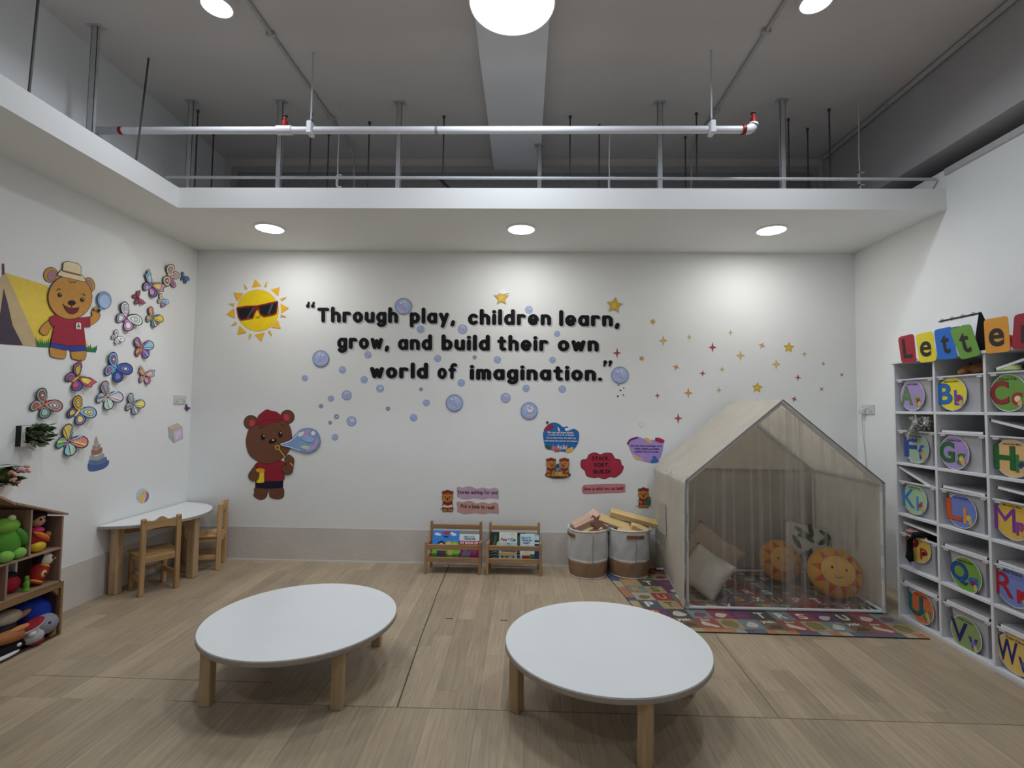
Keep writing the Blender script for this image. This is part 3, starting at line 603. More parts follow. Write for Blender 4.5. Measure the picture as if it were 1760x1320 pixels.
# ------------------------------------------------------------------ storage baskets and wooden blocks
def basket(x, y, z, r0, r1, h, seed, rz, label, flap):
    rg = random.Random(seed); t = thing('storage_basket', label, 'basket', (x, y, z), rz, group='canvas storage baskets'); n = 56
    wob = [[rg.random()*6.28 for _ in range(4)] for _ in range(3)]
    def rad(a, v):
        r = r0+(r1-r0)*v+.010*math.sin(v*3.1)
        return r*(1+.030*math.sin(3*a+wob[0][0])*v+.028*math.sin(5*a+6*v+wob[0][1])*(1-abs(2*v-1)*.6)+.013*math.sin(9*a-9*v+wob[0][2]))
    def wallp(v0, v1, m, name, out=0., rows=14, inner=True):
        bm = BM(); L_ = []
        for i in range(rows+1):
            v = v0+(v1-v0)*i/rows; L_.append([bm.verts.new(((rad(6.2832*k/n, v)+out)*math.cos(6.2832*k/n), (rad(6.2832*k/n, v)+out)*math.sin(6.2832*k/n), v*h)) for k in range(n)])
        for a, b in zip(L_, L_[1:]):
            for k in range(n): bm.faces.new((a[k], a[(k+1) % n], b[(k+1) % n], b[k]))
        if v0 == 0: bm.faces.new(L_[0][::-1])
        bmesh.ops.solidify(bm, geom=list(bm.faces), thickness=.003)
        return ob(name, bm, m, t, smooth='all')
    canvas = paint((242, 242, 242), .85, .04, 9., bump=.35, bscale=14.); jute = paint((196, 164, 134), .9, .10, 60., bump=.4, bscale=160.)
    wallp(.0, .36, jute, 'jute_base', .0015, 8); wallp(.36, 1, canvas, 'canvas_body')
    bm = BM(); tube(bm, [((rad(6.2832*k/n, 1))*math.cos(6.2832*k/n), (rad(6.2832*k/n, 1))*math.sin(6.2832*k/n), h) for k in range(n+1)], .0065, 8, False); ob('rim', bm, paint((232, 232, 230), .7), t, smooth='all')
    bm = BM(); tube(bm, [((rad(6.2832*k/n, .01)+.002)*math.cos(6.2832*k/n), (rad(6.2832*k/n, .01)+.002)*math.sin(6.2832*k/n), .006) for k in range(n+1)], .005, 6, False); ob('base_piping', bm, paint((214, 206, 196), .7), t, smooth='all')
    for a0 in flap:
        bm = BM(); pts = []
        for k in range(9):
            a = a0+(k-4)/4*.42; pts.append(((rad(a, .9)+.006)*math.cos(a), (rad(a, .9)+.006)*math.sin(a), .885*h))
        for a, b in zip(pts, pts[1:]): bar(bm, a, b, .006, .026)
        ob('handle', bm, paint((128, 92, 62), .8), t)
    a = -math.pi/2+.15; bm = BM(); pts = [((rad(a, v/12)+.004)*math.cos(a), (rad(a, v/12)+.004)*math.sin(a), v/12*h) for v in range(0, 12)]
    tube(bm, pts, .0025, 6); ob('seam', bm, paint((150, 140, 130), .9), t)
    return t
B1 = (.572, 4.505, .0); B2 = (.938, 4.512, .008)
basket(*B1, .158, .172, .40, 4, 0, 'canvas basket beside the book rack, full of pink and brown blocks', (-2.75, .4))
basket(*B2, .160, .176, .40, 9, 0, 'canvas basket beside the tent, full of long timber planks and blocks', (-1.45, 1.7))
def block(label, c, size, rot, c1, c2, group='wooden building blocks', name='wooden_block'):
    bm = BM(); M = Matrix.Translation(c) @ Matrix.Rotation(R(rot[2]), 4, 'Z') @ Matrix.Rotation(R(rot[1]), 4, 'Y') @ Matrix.Rotation(R(rot[0]), 4, 'X')
    box(bm, [-s/2 for s in size], [s/2 for s in size], .003)
    o = ob(name, bm, wood(c1, c2, 'X', .6, rnd=.04)); o.matrix_basis = M; return props(o, label, 'block', group)
pk = ((196, 158, 140), (214, 178, 160)); br = ((112, 76, 62), (134, 94, 78)); pn = ((212, 180, 122), (228, 200, 148))
block('long pinkish block on the left side of the first basket', (.525, 4.455, .445), (.19, .10, .07), (20, -22, 14), *pk)
block('pale pink block topmost in the basket by the book rack', (.60, 4.52, .472), (.16, .085, .085), (35, -28, 30), (214, 174, 152), (228, 192, 172))
block('dark brown block tipped in the basket by the book rack', (.645, 4.47, .425), (.17, .10, .08), (-30, 40, -10), *br)
block('yellow pine block standing between the pink and brown blocks', (.575, 4.44, .395), (.20, .06, .05), (25, -25, 20), *pn)
block('reddish brown block sunk below the dark brown block', (.60, 4.415, .375), (.15, .05, .05), (10, -10, 5), (140, 92, 70), (160, 112, 88))
block('small pale block at the right rim of the first basket', (.665, 4.43, .385), (.07, .05, .06), (10, -35, 20), *pn)
block('buried pine block filling the first basket', (.56, 4.56, .36), (.24, .12, .07), (5, 8, 60), *pn)
block('long thick pine plank laid highest across the second basket', (1.005, 4.535, .478), (.46, .085, .045), (18, 13, -6), *pn, name='pine_plank')
block('broad flat pine plank sloping over the first basket side of the second', (.865, 4.49, .432), (.40, .10, .022), (28, 17, -8), (204, 176, 118), (222, 196, 142), name='pine_plank')
block('short square pine block near the right rim of the second basket', (1.035, 4.43, .405), (.10, .06, .05), (25, 20, -12), *pn)
block('little cube block beneath the long pine plank', (.97, 4.455, .425), (.05, .05, .05), (20, 10, 5), *pn)
block('brown block in the shadow beneath the long plank', (.90, 4.54, .42), (.16, .06, .06), (10, 12, -4), *br)
block('dark slim block wedged beneath the long plank', (1.0, 4.50, .40), (.14, .05, .05), (10, 12, -14), (96, 70, 56), (118, 88, 70))
block('flat pine block low in the second basket front', (.92, 4.415, .39), (.20, .05, .03), (10, 6, -6), *pn)
block('buried pine block filling the second basket', (.95, 4.58, .37), (.22, .12, .06), (0, -6, 20), *pn)
# ================================================================== mat, tent, cushions
MAT = [(.715, 4.655), (.862, 3.372), (2.618, 3.345), (2.618, 4.655)]      # back left, front left, front right, back right
def mq(u, v, z=.008):
    bl, fl, fr, br_ = [Vector((*p, z)) for p in MAT]
    return (fl*(1-u)+fr*u)*(1-v)+(bl*(1-u)+br_*u)*v
t = thing('play_mat', 'colourful alphabet play mat with printed squares beneath the tent', 'mat', (1.7, 4.0, 0))
bm = BM(); prism(bm, [mq(0, 0, .007), mq(1, 0, .007), mq(1, 1, .007), mq(0, 1, .007)], (0, 0, 1), .007); ob('base', bm, paint((52, 52, 54), .8), t, world=True)
NC, NR = 12, 8; b0 = .038; rg = random.Random(12)
pal = {'r': (158, 72, 58), 'm': (146, 52, 70), 't': (112, 136, 138), 'n': (176, 154, 112), 'k': (62, 58, 60), 'b': (108, 84, 66), 'p': (92, 48, 96), 'g': (96, 116, 92), 'w': (186, 176, 150), 's': (60, 84, 96), 'o': (186, 108, 60)}
rows = ['kbrntbrntbrn', 'pktmpktmpkmt', 'snrbkrtgmkrs', 'wmgnpsbkrmtg', 'tnpbrtmskgnb', 'nkpmgbrtsmkn', 'rgnskmbtprgw', 'tpmbnrgkstmp']
def flat(n, pts, c, par, z): c = tuple(int(a*.72+b*.28) for a, b in zip(c, (158, 142, 126))); bm = BM(); prism(bm, [mq(*q, z) for q in pts], (0, 0, 1), .0004); return ob(n, bm, paint(c, .6, .12, 40., gain=1.0), par, world=True)
def glyph(s, u0, u1, v0, v1, c, par):
    vs_, fs, a, b, c_, d = font_mesh(s, .03); bm = BM()
    V = [bm.verts.new(mq(u0+(q.x-a)/(b-a)*(u1-u0), v0+(q.y-c_)/(d-c_)*(v1-v0), .0088)) for q in vs_]
    for f in fs:
        try: bm.faces.new([V[i] for i in f])
        except ValueError: pass
    ob('printed_letter', bm, paint(c, .6, gain=1.1), par, world=True)
lets = 'XSRTPU'
for j in range(NR):
    for i in range(NC):
        u0, u1 = b0+(1-b0)*i/NC, b0+(1-b0)*(i+1)/NC; v0, v1 = .045+.955*j/NR, .045+.955*(j+1)/NR; du, dv = u1-u0, v1-v0
        k = rows[j][i]; sq = flat('printed_square', [(u0, v0), (u1, v0), (u1, v1), (u0, v1)], pal[k], t, .0080)
        lt = (214, 208, 196) if k not in 'nw' else (110, 104, 60)
        if j == 0:
            m_ = i % 4
            if m_ == 1: glyph('yak', u0+du*.1, u0+du*.8, v0+dv*.6, v0+dv*.95, lt, sq); flat('printed_shape', [(u0+du*a, v0+dv*b) for a, b in cr([(.2, .2), (.5, .5), (.85, .3), (.6, .15)])], (74, 52, 42), sq, .0085)
            elif m_ == 2: flat('printed_shape', [(u0+du*a, v0+dv*b) for a, b in cr([(.15, .5), (.3, .7), (.55, .45), (.85, .2), (.7, .08), (.45, .2), (.2, .3)])], lt, sq, .0085); glyph('foot', u0+du*.25, u0+du*.7, v0+dv*.75, v0+dv*.92, lt, sq)
            elif m_ == 3: flat('printed_shape', [(u0+du*a, v0+dv*b) for a, b in ell(.5, .5, .38, .4, n=18)], (122, 118, 66), sq, .0085)
            else: flat('printed_shape', [(u0+du*a, v0+dv*b) for a, b in cr([(.2, .3), (.5, .75), (.8, .5), (.6, .2)])], lt, sq, .0085)
        elif rg.random() < .55: glyph(lets[(i*5+j*2) % 6], u0+du*.25, u0+du*.7, v0+dv*.2, v0+dv*.8, lt if rg.random() < .6 else (206, 140, 70), sq)
        else:
            a0 = rg.random()*.3; flat('printed_shape', [(u0+du*a, v0+dv*b) for a, b in cr([(.15+a0*.4, .3), (.4, .8-a0), (.7, .6), (.85, .3+a0), (.5, .15)])], rg.choice([lt, (70, 96, 86), (186, 120, 60), (120, 60, 90)]), sq, .0085)
for i in range(26):                                                                   # the border strip
    u = i/26; c = rg.choice([(176, 160, 116), (150, 164, 160), (186, 120, 80), (92, 78, 110), (70, 100, 120), (190, 178, 140)])
    flat('border_print', [(u, 0), (u+1/26, 0), (u+1/26, .043), (u, .043)], c, t, .0080)
    if i < 18: v = i/18; flat('border_print', [(0, v), (b0-.002, v), (b0-.002, v+1/18), (0, v+1/18)], rg.choice([(190, 160, 90), (186, 120, 80), (60, 80, 130), (190, 178, 140)]), t, .0081)
# ------------------------------------------------------------------ tent
TX0, TX1, TY0, TY1, TE, TR, TXM = 1.200, 2.602, 3.735, 4.600, .925, 1.512, 1.895
Z0 = .0092
t = thing('play_tent', 'cream canvas house tent on a white pipe frame with sheer front curtain', 'tent', (TXM, (TY0+TY1)/2, Z0))
pvc = paint((226, 226, 226), .35, .02); conn = paint((200, 201, 204), .4)
def pole(n, a, b, r=.0115): bm = BM(); tube(bm, [a, b], r, 12); return ob(n, bm, pvc, t, world=True, smooth=True)
zb = Z0+.012
for y in (TY0, TY1):
    for x in (TX0, TX1):
        pole('post', (x+(.105 if (x == TX0 and y == TY1) else 0), y, Z0), (x, y, TE)); pole('rafter', (x, y, TE), (TXM, y, TR))
    pole('base_bar', (TX0, y, zb), (TX1, y, zb))
for x, xb_ in ((TX0, TX0+.105), (TX1, TX1)): pole('base_bar', (x, TY0, zb), (xb_, TY1, zb)); pole('eave_bar', (x, TY0, TE), (x, TY1, TE))
pole('ridge_bar', (TXM, TY0, TR), (TXM, TY1, TR))
for x, z in ((TX0, .46), (TX1, .46), (TX0, .66), (TX1, .30)):
    bm = BM(); tube(bm, [(x, TY0, z-.04), (x, TY0, z+.04)], .0145, 12); ob('coupling', bm, conn, t, world=True, smooth=True)
for x in (TX0, TX1):
    for q in ((x, TY0, zb), (x, TY0, TE)): bm = BM(); ball(bm, q, .018, u=12, v=8); tube(bm, [q, (q[0], q[1], q[2]+(.05 if q[2] < .5 else -.05))], .0145, 12); ob('corner_joint', bm, conn, t, world=True, smooth=True)
canvas = paint((240, 236, 226), .9, .04, 7., bump=.35, bscale=11., trans=.28)
def panel(n, c00, c10, c11, c01, nrm, bul, nu=18, nv=18, m=canvas, seed=0):
    rg = random.Random(seed); ph = [rg.random()*6 for _ in range(6)]; bm = BM(); c = [Vector(q) for q in (c00, c10, c11, c01)]; nrm = Vector(nrm).normalized(); g = []
    for j in range(nv+1):
        v = j/nv; row = []
        for i in range(nu+1):
            u = i/nu; p = (c[0]*(1-u)+c[1]*u)*(1-v)+(c[3]*(1-u)+c[2]*u)*v
            e = math.sin(math.pi*u)**.5*math.sin(math.pi*min(1, v*1.0))**.5
            wv = .010*math.sin(5*u+3*v+ph[0])+.006*math.sin(11*u-4*v+ph[1])+.004*math.sin(17*u+9*v+ph[2])
            row.append(bm.verts.new(p+nrm*(bul(u, v)+wv*e)))
        g.append(row)
    for j in range(nv):
        for i in range(nu): bm.faces.new((g[j][i], g[j][i+1], g[j+1][i+1], g[j+1][i]))
    bmesh.ops.solidify(bm, geom=list(bm.faces), thickness=.002)
    return ob(n, bm, m, t, world=True, smooth='all')
d = .014
sg = (TR-TE)/(TXM-TX0); nl = Vector((-sg, 0, 1)).normalized(); nr = Vector((sg, 0, 1)).normalized()
YF0, YB1 = TY0-.018, TY1+.018
panel('roof_panel', (TX0-.008, YF0, TE+.004), (TX0-.008, YB1, TE+.004), (TXM, YB1, TR+.016), (TXM, YF0, TR+.016), nl, lambda u, v: .006-.012*math.sin(math.pi*u)*math.sin(math.pi*v), seed=1)
panel('roof_panel', (TX1+.008, YF0, TE+.004), (TX1+.008, YB1, TE+.004), (TXM, YB1, TR+.016), (TXM, YF0, TR+.016), nr, lambda u, v: .006-.012*math.sin(math.pi*u)*math.sin(math.pi*v), seed=2)
panel('side_panel', (TX0-.016, YF0+.01, .012), (TX0+.075, YB1-.02, .012), (TX0-.012, YB1, TE+.006), (TX0-.012, YF0, TE+.006), (-1, 0, 0), lambda u, v: .008+.05*math.sin(math.pi*min(1, v*1.1))*u*(1-.2*u), seed=3)
panel('side_panel', (TX1+.006, YF0+.01, .012), (TX1+.004, YB1, .012), (TX1+.012, YB1, TE+.006), (TX1+.012, YF0, TE+.006), (1, 0, 0), lambda u, v: .006+.012*math.sin(math.pi*v)*math.sin(math.pi*u), seed=4)
backm = canvas
panel('back_panel', (TX0, TY1+.016, .012), (TX1, TY1+.016, .012), (TX1, TY1+.016, TE), (TX0, TY1+.016, TE), (0, 1, 0), lambda u, v: .010*math.sin(9*u), seed=5)
bm = BM(); prism(bm, [Vector((TX0, TY1+.014, TE)), Vector((TX1, TY1+.014, TE)), Vector((TXM, TY1+.014, TR))], (0, -1, 0), .002); ob('back_gable', bm, backm, t, world=True)
trim = paint((150, 148, 146), .8)
for x in (TX0-.014, TX1+.014):
    bm = BM(); tube(bm, [(x, YF0-.002, TE+.012), (TXM, YF0-.002, TR+.022)], .0055, 8); ob('edge_piping', bm, trim, t, world=True, smooth=True)
bm = BM(); tube(bm, [(TX0-.013, YF0, .03), (TX0-.016, YF0, .5), (TX0-.014, YF0, TE+.01)], .0045, 8); ob('edge_piping', bm, trim, t, world=True, smooth=True)
# side windows with frayed net
wn = net((190, 188, 182), .75)
bm = BM(); prism(bm, [Vector((TX0-.028, y, z)) for y, z in ((4.18, .42), (4.40, .40), (4.42, .66), (4.2, .67))], (-1, 0, 0), .003); ob('mesh_window', bm, paint((176, 172, 166), .8), t, world=True)
bm = BM()
for k in range(9):
    y = 4.17+.03*k; q = [Vector((TX0-.036-.004*(k % 3), y, .42)), Vector((TX0-.046-.006*(k % 2), y+.01, .36)), Vector((TX0-.044, y+.014, .31+.02*(k % 3)))]
    for a, b in zip(q, q[1:]): bar(bm, a, b, .02, .002)
ob('frayed_net', bm, wn, t, world=True)
bm = BM(); prism(bm, [Vector((TX1-.012, y, z)) for y, z in ((4.02, .40), (4.24, .40), (4.24, .68), (4.02, .68))], (-1, 0, 0), .002); ob('mesh_window', bm, paint((238, 236, 232), .6), t, world=True)
# sheer front curtains: pleated sheets hung along the rafters
def curtain(n, xa, xb, alpha, seed, pleats, amp, y0, hem=.0, sway=0., top=None):
    rg = random.Random(seed); ph = [rg.random()*6.28 for _ in range(5)]; nu, nv = pleats*14, 16; bm = BM(); g = []
    for j in range(nv+1):
        v = j/nv; row = []
        for i in range(nu+1):
            s = i/nu; w_ = 2*math.pi*pleats*s
            x = xa+(xb-xa)*s+(xb-xa)/pleats*.44*math.sin(w_+ph[0])*(.4+.6*math.sin(s*9+ph[1])**2)+sway*(1-v)*(s-.5+.25*math.sin(s*7+ph[2]))
            x = min(max(x, TX0+.012), TX1-.012)
            zt = TE+(TR-TE)*(1-abs(x-TXM)/(TXM-TX0 if x < TXM else TX1-TXM))-.01
            y = y0+amp*math.sin(w_*1.0+ph[3])*(.35+.65*(1-v))+.012*math.sin(4*v+6*s+ph[4])*(1-v)
            row.append(bm.verts.new((x, y, .016+hem*math.sin(s*5+ph[1])**2+(zt-.016)*v)))
        g.append(row)
    for j in range(nv):
        for i in range(nu): bm.faces.new((g[j][i], g[j][i+1], g[j+1][i+1], g[j+1][i]))
    return ob(n, bm, net((222, 215, 213), alpha), t, world=True, smooth='all')
curtain('net_curtain', TX0+.02, TXM+.06, .125, 5, 11, .016, TY0+.040, .03, .10)
curtain('net_curtain', TXM-.02, TX1-.02, .125, 8, 9, .016, TY0+.045, .02, -.08)
curtain('gathered_net', TXM+.035, TXM+.145, .17, 3, 4, .016, TY0+.008, 0, .06)
for k in range(0, 22, 3):                                               # the curtain edge lying in loops on the mat
    a = k/21; bm = BM()
    tube(bm, [(TX0+.1+a*1.2+.05*math.sin(k*2.1+q), TY0+.05+.03*math.sin(q*2+k)-.05*math.sin(math.pi*q/4), Z0+.006+.10*max(0, math.sin(math.pi*q/4))*(.4+.6*math.sin(k*1.7)**2)) for q in range(5)], .0018, 6)
    ob('curtain_hem', bm, net((214, 206, 200), .5), t, world=True, smooth=True)
# ------------------------------------------------------------------ cushions in the tent
def pillow(bm, w_, h_, th, n=14, p=.55):
    g = {}
    for s in (1, -1):
        for j in range(n+1):
            for i in range(n+1):
                u, v = 2*i/n-1, 2*j/n-1; e = max(0, (1-u**2)*(1-v**2))
                pin = 1-.09*(u*u*(1-abs(v))+v*v*(1-abs(u)))
                if s == -1 and (i in (0, n) or j in (0, n)): g[s, i, j] = g[1, i, j]; continue
                g[s, i, j] = bm.verts.new((u*w_/2*pin, s*th/2*e**p+.003*math.sin(7*u+5*v)*e, v*h_/2*pin))
        for j in range(n):
            for i in range(n): bm.faces.new([g[s, a, b] for a, b in ((i, j), (i+1, j), (i+1, j+1), (i, j+1))])
def sun_cushion(label, c, r, rot, seed):
    t = thing('sun_cushion', label, 'cushion', c, rot=rot, group='round sun cushions'); th = r*.42
    bm = BM(); ball(bm, (0, 0, 0), (r, th, r*.96), u=32, v=18); ob('cover', bm, paint((206, 150, 58), .85, .06, 30., bump=.3), t, smooth='all')
    def onto(n, pts, c, lift):
        bm = BM(); f = bm.faces.new([bm.verts.new((a*r, 0, b*r)) for a, b in pts])
        bmesh.ops.triangulate(bm, faces=[f])
        for _ in range(3): bmesh.ops.subdivide_edges(bm, edges=[e for e in bm.edges if e.calc_length() > .02], cuts=1, use_grid_fill=False); bmesh.ops.triangulate(bm, faces=[f for f in bm.faces if len(f.verts) > 3])
        for v in bm.verts:
            k = 1-(v.co.x/r)**2-(v.co.z/(r*.96))**2; v.co.y = -th*math.sqrt(max(k, 0))-lift
        ob(n, bm, paint(c, .85), t)
    for k in range(9):
        a = R(k*40+12); onto('sun_ray', [(.54*math.cos(a-.30), .54*math.sin(a-.30)), (.93*math.cos(a), .93*math.sin(a)*.98), (.54*math.cos(a+.30), .54*math.sin(a+.30))], (190, 82, 52), .003)
    onto('face', [(q[0], q[1]) for q in ell(0, .03, .60, .56, n=30)], (222, 172, 84), .005)
    for e in (-.24, .26): onto('eye', ell(e, .12, .045, .055, n=10), (40, 30, 24), .007)
    onto('smile', cr([(-.2, -.12), (-.1, -.2), (.05, -.2), (.16, -.13), (.05, -.24), (-.1, -.24)], 4), (150, 80, 50), .007)
    return t
sun_cushion('round sun cushion with smiling face at the right inside the tent', (2.41, 3.985, .212), .195, (R(-22), R(8), R(-14)), 1)
sun_cushion('round sun cushion lying farther back beside leafy cushion in tent', (2.165, 4.33, .195), .175, (R(-24), R(-14), R(6)), 2)
t = thing('leaf_cushion', 'square cushion with dark green leaf print behind the sun cushions', 'cushion', (2.46, 4.41, .275), rot=(R(-20), R(9), R(-10)))
bm = BM(); pillow(bm, .42, .42, .12); ob('cover', bm, paint((206, 204, 190), .9, .05, 20.), t, smooth='all')
rg = random.Random(4)
for k in range(15):
    u, v, a = rg.uniform(-.15, .15), rg.uniform(-.15, .15), rg.uniform(0, 180); bm = BM(); pts = ell(u, v, .062, .020, a, 16)
    def hh(x, z): e = max(0, (1-(x/.21)**2)*(1-(z/.21)**2)); return -.06*e**.55-.0035-.0003*k
    vs_ = [bm.verts.new((x, hh(x, z), z)) for x, z in pts]; c0 = bm.verts.new((u, hh(u, v)-.001, v))
    for i in range(16): bm.faces.new((c0, vs_[i], vs_[(i+1) % 16]))
    ob('printed_leaf', bm, paint(rg.choice([(52, 70, 58), (70, 92, 74), (40, 54, 48)]), .9), t)
for nm, lab, c, s, rot, cc in (('beige_cushion', 'beige tufted cushion leaning at the left inside the tent', (1.52, 4.22, .245), (.44, .44, .16), (R(-32), R(30), R(-38)), (176, 158, 142)), ('cream_cushion', 'cream cushion in front of the beige one inside the tent', (1.435, 4.03, .185), (.34, .34, .15), (R(-38), R(24), R(-42)), (206, 200, 188))):
    bm = BM(); pillow(bm, *s); o = ob(nm, bm, paint(cc, .9, .06, 14., bump=.35, bscale=24.), smooth='all'); o.location = c; o.rotation_euler = rot; props(o, lab, 'cushion')
# ================================================================== letter shelf on the right
SX, SB = 2.66, 3.045
CY = [3.667, 3.317, 2.957, 2.600, 2.240]; RZ = [.026, .373, .736, 1.092, 1.452, 1.800]
lam = paint((226, 228, 232), .4, .015, 3.)
t = thing('cube_shelf', 'tall white open cube shelf holding the lettered bins', 'shelf', ((SX+SB)/2, (CY[0]+CY[-1])/2, 0))
def sb(n, lo, hi, m=lam): bm = BM(); box(bm, lo, hi, .0015); return ob(n, bm, m, t, world=True)
for i, y in enumerate(CY):
    if i in (0, 4): sb('side_panel', (SX, y-.009, 0), (SB, y+.009, 1.80))
    else: sb('divider', (SX+.002, y-.009, .026), (SB, y+.009, 1.80))
for j, z in enumerate(RZ):
    for i in range(4):
        if 0 < j < 5: sb('shelf_board', (SX+.001, CY[i+1]+.009, z-.009), (SB, CY[i]-.009, z+.009))
sb('top_board', (SX-.010, CY[-1]-.012, 1.80), (SB, CY[0]+.022, 1.818)); sb('bottom_board', (SX, CY[-1]+.009, .014), (SB, CY[0]-.009, .035)); sb('plinth', (SX+.004, CY[-1]+.009, 0), (SX+.02, CY[0]-.009, .014))
sb('back_panel', (SB-.006, CY[-1], .03), (SB, CY[0], 1.80))
tubm = paint((216, 216, 222), .35, .03, 6., trans=.35)
SPX = {'A': (1568, 680), 'B': (1636, 677), 'C': (1733, 675), 'F': (1575, 770), 'G': (1640, 778), 'H': (1740, 788), 'K': (1572, 858), 'L': (1652, 878), 'M': (1741, 895), 'P': (1578, 940), 'Q': (1660, 988), 'R': (1742, 1010), 'U': (1583, 1044), 'V': (1660, 1090), 'W': (1745, 1125)}
SCO = {'A': ('#a490c4', '#5f8450', '#7f9a58', 'Annie Apple', '#9a3a36'), 'B': ('#e6d63c', '#2f6fb8', '#5a4aa0', 'Bouncy Ben', '#a8343a'), 'C': ('#6f9c48', '#983038', '#983038', 'Clever Cat', '#e8dcae'), 'F': ('#a2bca8', '#33489a', '#33489a', 'Firefighter Fred', '#c8a048'), 'G': ('#a890c8', '#2c6e38', '#3f7040', 'Golden Girl', '#d8c048'), 'H': ('#dcb47c', '#2c6a34', '#3c7048', 'Harry Hat Man', '#3a3e70'), 'K': ('#a8c8a4', '#3f7fc0', '#3f7fc0', 'Kicking King', '#b8442c'), 'L': ('#7484c8', '#cc5a34', '#d88a3c', 'Lucy Lamp Light', '#e0c050'), 'M': ('#dcb450', '#7a3c98', '#7a3c98', 'Munching Mike', '#a05060'), 'P': ('#dcbc58', '#a02c34', '#a02c34', 'Peter Puppy', '#50302c'), 'Q': ('#78a044', '#2b4fa0', '#2b5fb0', 'Quarrelsome Queen', '#8a3060'), 'R': ('#7888c8', '#a82834', '#a82834', 'Red Robot', '#b03030'), 'U': ('#d8744c', '#2c6a70', '#3c7a6c', 'Uppy Umbrella', '#d0b040'), 'V': ('#8aa068', '#2e2668', '#3a3478', 'Vicky Violet', '#7a70b8'), 'W': ('#dcbc6c', '#2a2c70', '#2a2c70', 'Walter Walrus', '#5a6a98')}
order = ['ABC', 'FGH', 'KLM', 'PQR', 'UVW']
uy_ = Vector((0, -1, 0)); uz_ = Vector((0, 0, 1)); nx_ = Vector((-1, 0, 0))
def disc(name, c, r, lift, colr, par, ry=None):
    bm = BM(); prism(bm, [c+uy_*a+uz_*b+nx_*lift for a, b in ell(0, 0, r, ry or r, n=32)], nx_, .0006); return ob(name, bm, paint(colr, .4, gain=1.05) if isinstance(colr, (str, tuple)) else colr, par, world=True)
def bin_(L_, row, c):
    y0, y1, zb = CY[c]-.014, CY[c+1]+.014, (RZ[row]+.0095 if row < 4 else 0)
    zb = RZ[4-row]+.0095
    h_ = .222; ym = (y0+y1)/2
    big, small = L_, L_.lower()
    t = thing('storage_bin', 'translucent white bin with the letter %s%s sticker on its front' % (big, small), 'bin', (2.85, ym, zb), group='lettered bins')
    hw = (y0-y1)/2; bm = BM()
    lo = [(2.705, ym+hw-.035), (2.705, ym-hw+.035), (3.0, ym-hw+.035), (3.0, ym+hw-.035)]; hi = [(2.687, ym+hw-.012), (2.687, ym-hw+.012), (3.02, ym-hw+.012), (3.02, ym+hw-.012)]
    a = [bm.verts.new((*q, zb)) for q in lo]; b = [bm.verts.new((*q, zb+h_)) for q in hi]
    bm.faces.new(a[::-1])
    for k in range(4): bm.faces.new((a[k], a[(k+1) % 4], b[(k+1) % 4], b[k]))
    bmesh.ops.bevel(bm, geom=[e for e in bm.edges if abs(e.verts[0].co.z-e.verts[1].co.z) > .1], offset=.03, segments=4, affect='EDGES')
    bmesh.ops.solidify(bm, geom=list(bm.faces), thickness=.0025); ob('tub', bm, tubm, t, world=True, smooth=True)
    bm = BM(); z = zb+h_
    for lo_, hi_ in (((2.668, ym-hw, z-.006), (2.690, ym+hw, z+.004)), ((3.015, ym-hw, z-.006), (3.03, ym+hw, z+.004)), ((2.69, ym-hw, z-.006), (3.015, ym-hw+.014, z+.004)), ((2.69, ym+hw-.014, z-.006), (3.015, ym+hw, z+.004))): box(bm, lo_, hi_, .002)
    for s in (-1, 1): box(bm, (2.67, ym+s*(hw-.03)-.018, z-.018), (2.686, ym+s*(hw-.03)+.018, z-.005), .002)
    ob('rim', bm, paint((232, 232, 236), .3, trans=.2), t, world=True)
    dc, c1, c2, nm, fig = SCO[L_]; px, py = SPX[L_]; c0 = at(px, py, 'x', 2.684); r = .102
    st = disc('sticker', c0, r+.005, .000, '#d8dcd8', t, (r+.005)*.98); disc('sticker_colour', c0, r, .0008, dc, st, r*.98)
    W_, H_ = r*1.05, r*1.25
    if L_ in 'MWHVUQ': W_ *= 1.12
    o3 = c0+uy_*(-r*1.02)+uz_*(-r*.62)
    if L_ not in 'MWKVR': font_text('letter_edge', big, o3-uy_*.003-uz_*.003, uy_, uz_, nx_, W_+.006, H_+.006, '#2a2622', st, .012 if L_ in 'MWKVR' else .035, lift=.0014)
    font_text('capital_letter', big, o3, uy_, uz_, nx_, W_, H_, c1, st, 0 if L_ == 'M' else .012 if L_ in 'WKVR' else .03, lift=.0019, gain=1.05)
    sw = r*{'l': .17, 'f': .45, 'm': .78, 'w': .78}.get(small, .62); o4 = c0+uy_*(r*.18)+uz_*(-r*.72)
    font_text('small_letter', small, o4, uy_, uz_, nx_, sw, r*(.95 if small in 'bdfhkl' else .72), c2, st, .02, lift=.0019)
    q = c0+uy_*(r*.52)+uz_*(-r*.34)
    disc('printed_blob', q, r*.17, .0024, fig, st); disc('printed_blob', q+uy_*(r*.12)-uz_*(r*.22), r*.13, .0027, '#c8b078', st, r*.18)
    wn_ = r*1.0; font_text('printed_name', nm, c0+uy_*(-r*.5)+uz_*(r*.68), uy_, uz_, nx_, wn_, r*.14, '#2a2626', st, .006, lift=.0016)
    return t
for r_, row in enumerate(order):
    for c_, L_ in enumerate(row): bin_(L_, r_, c_)
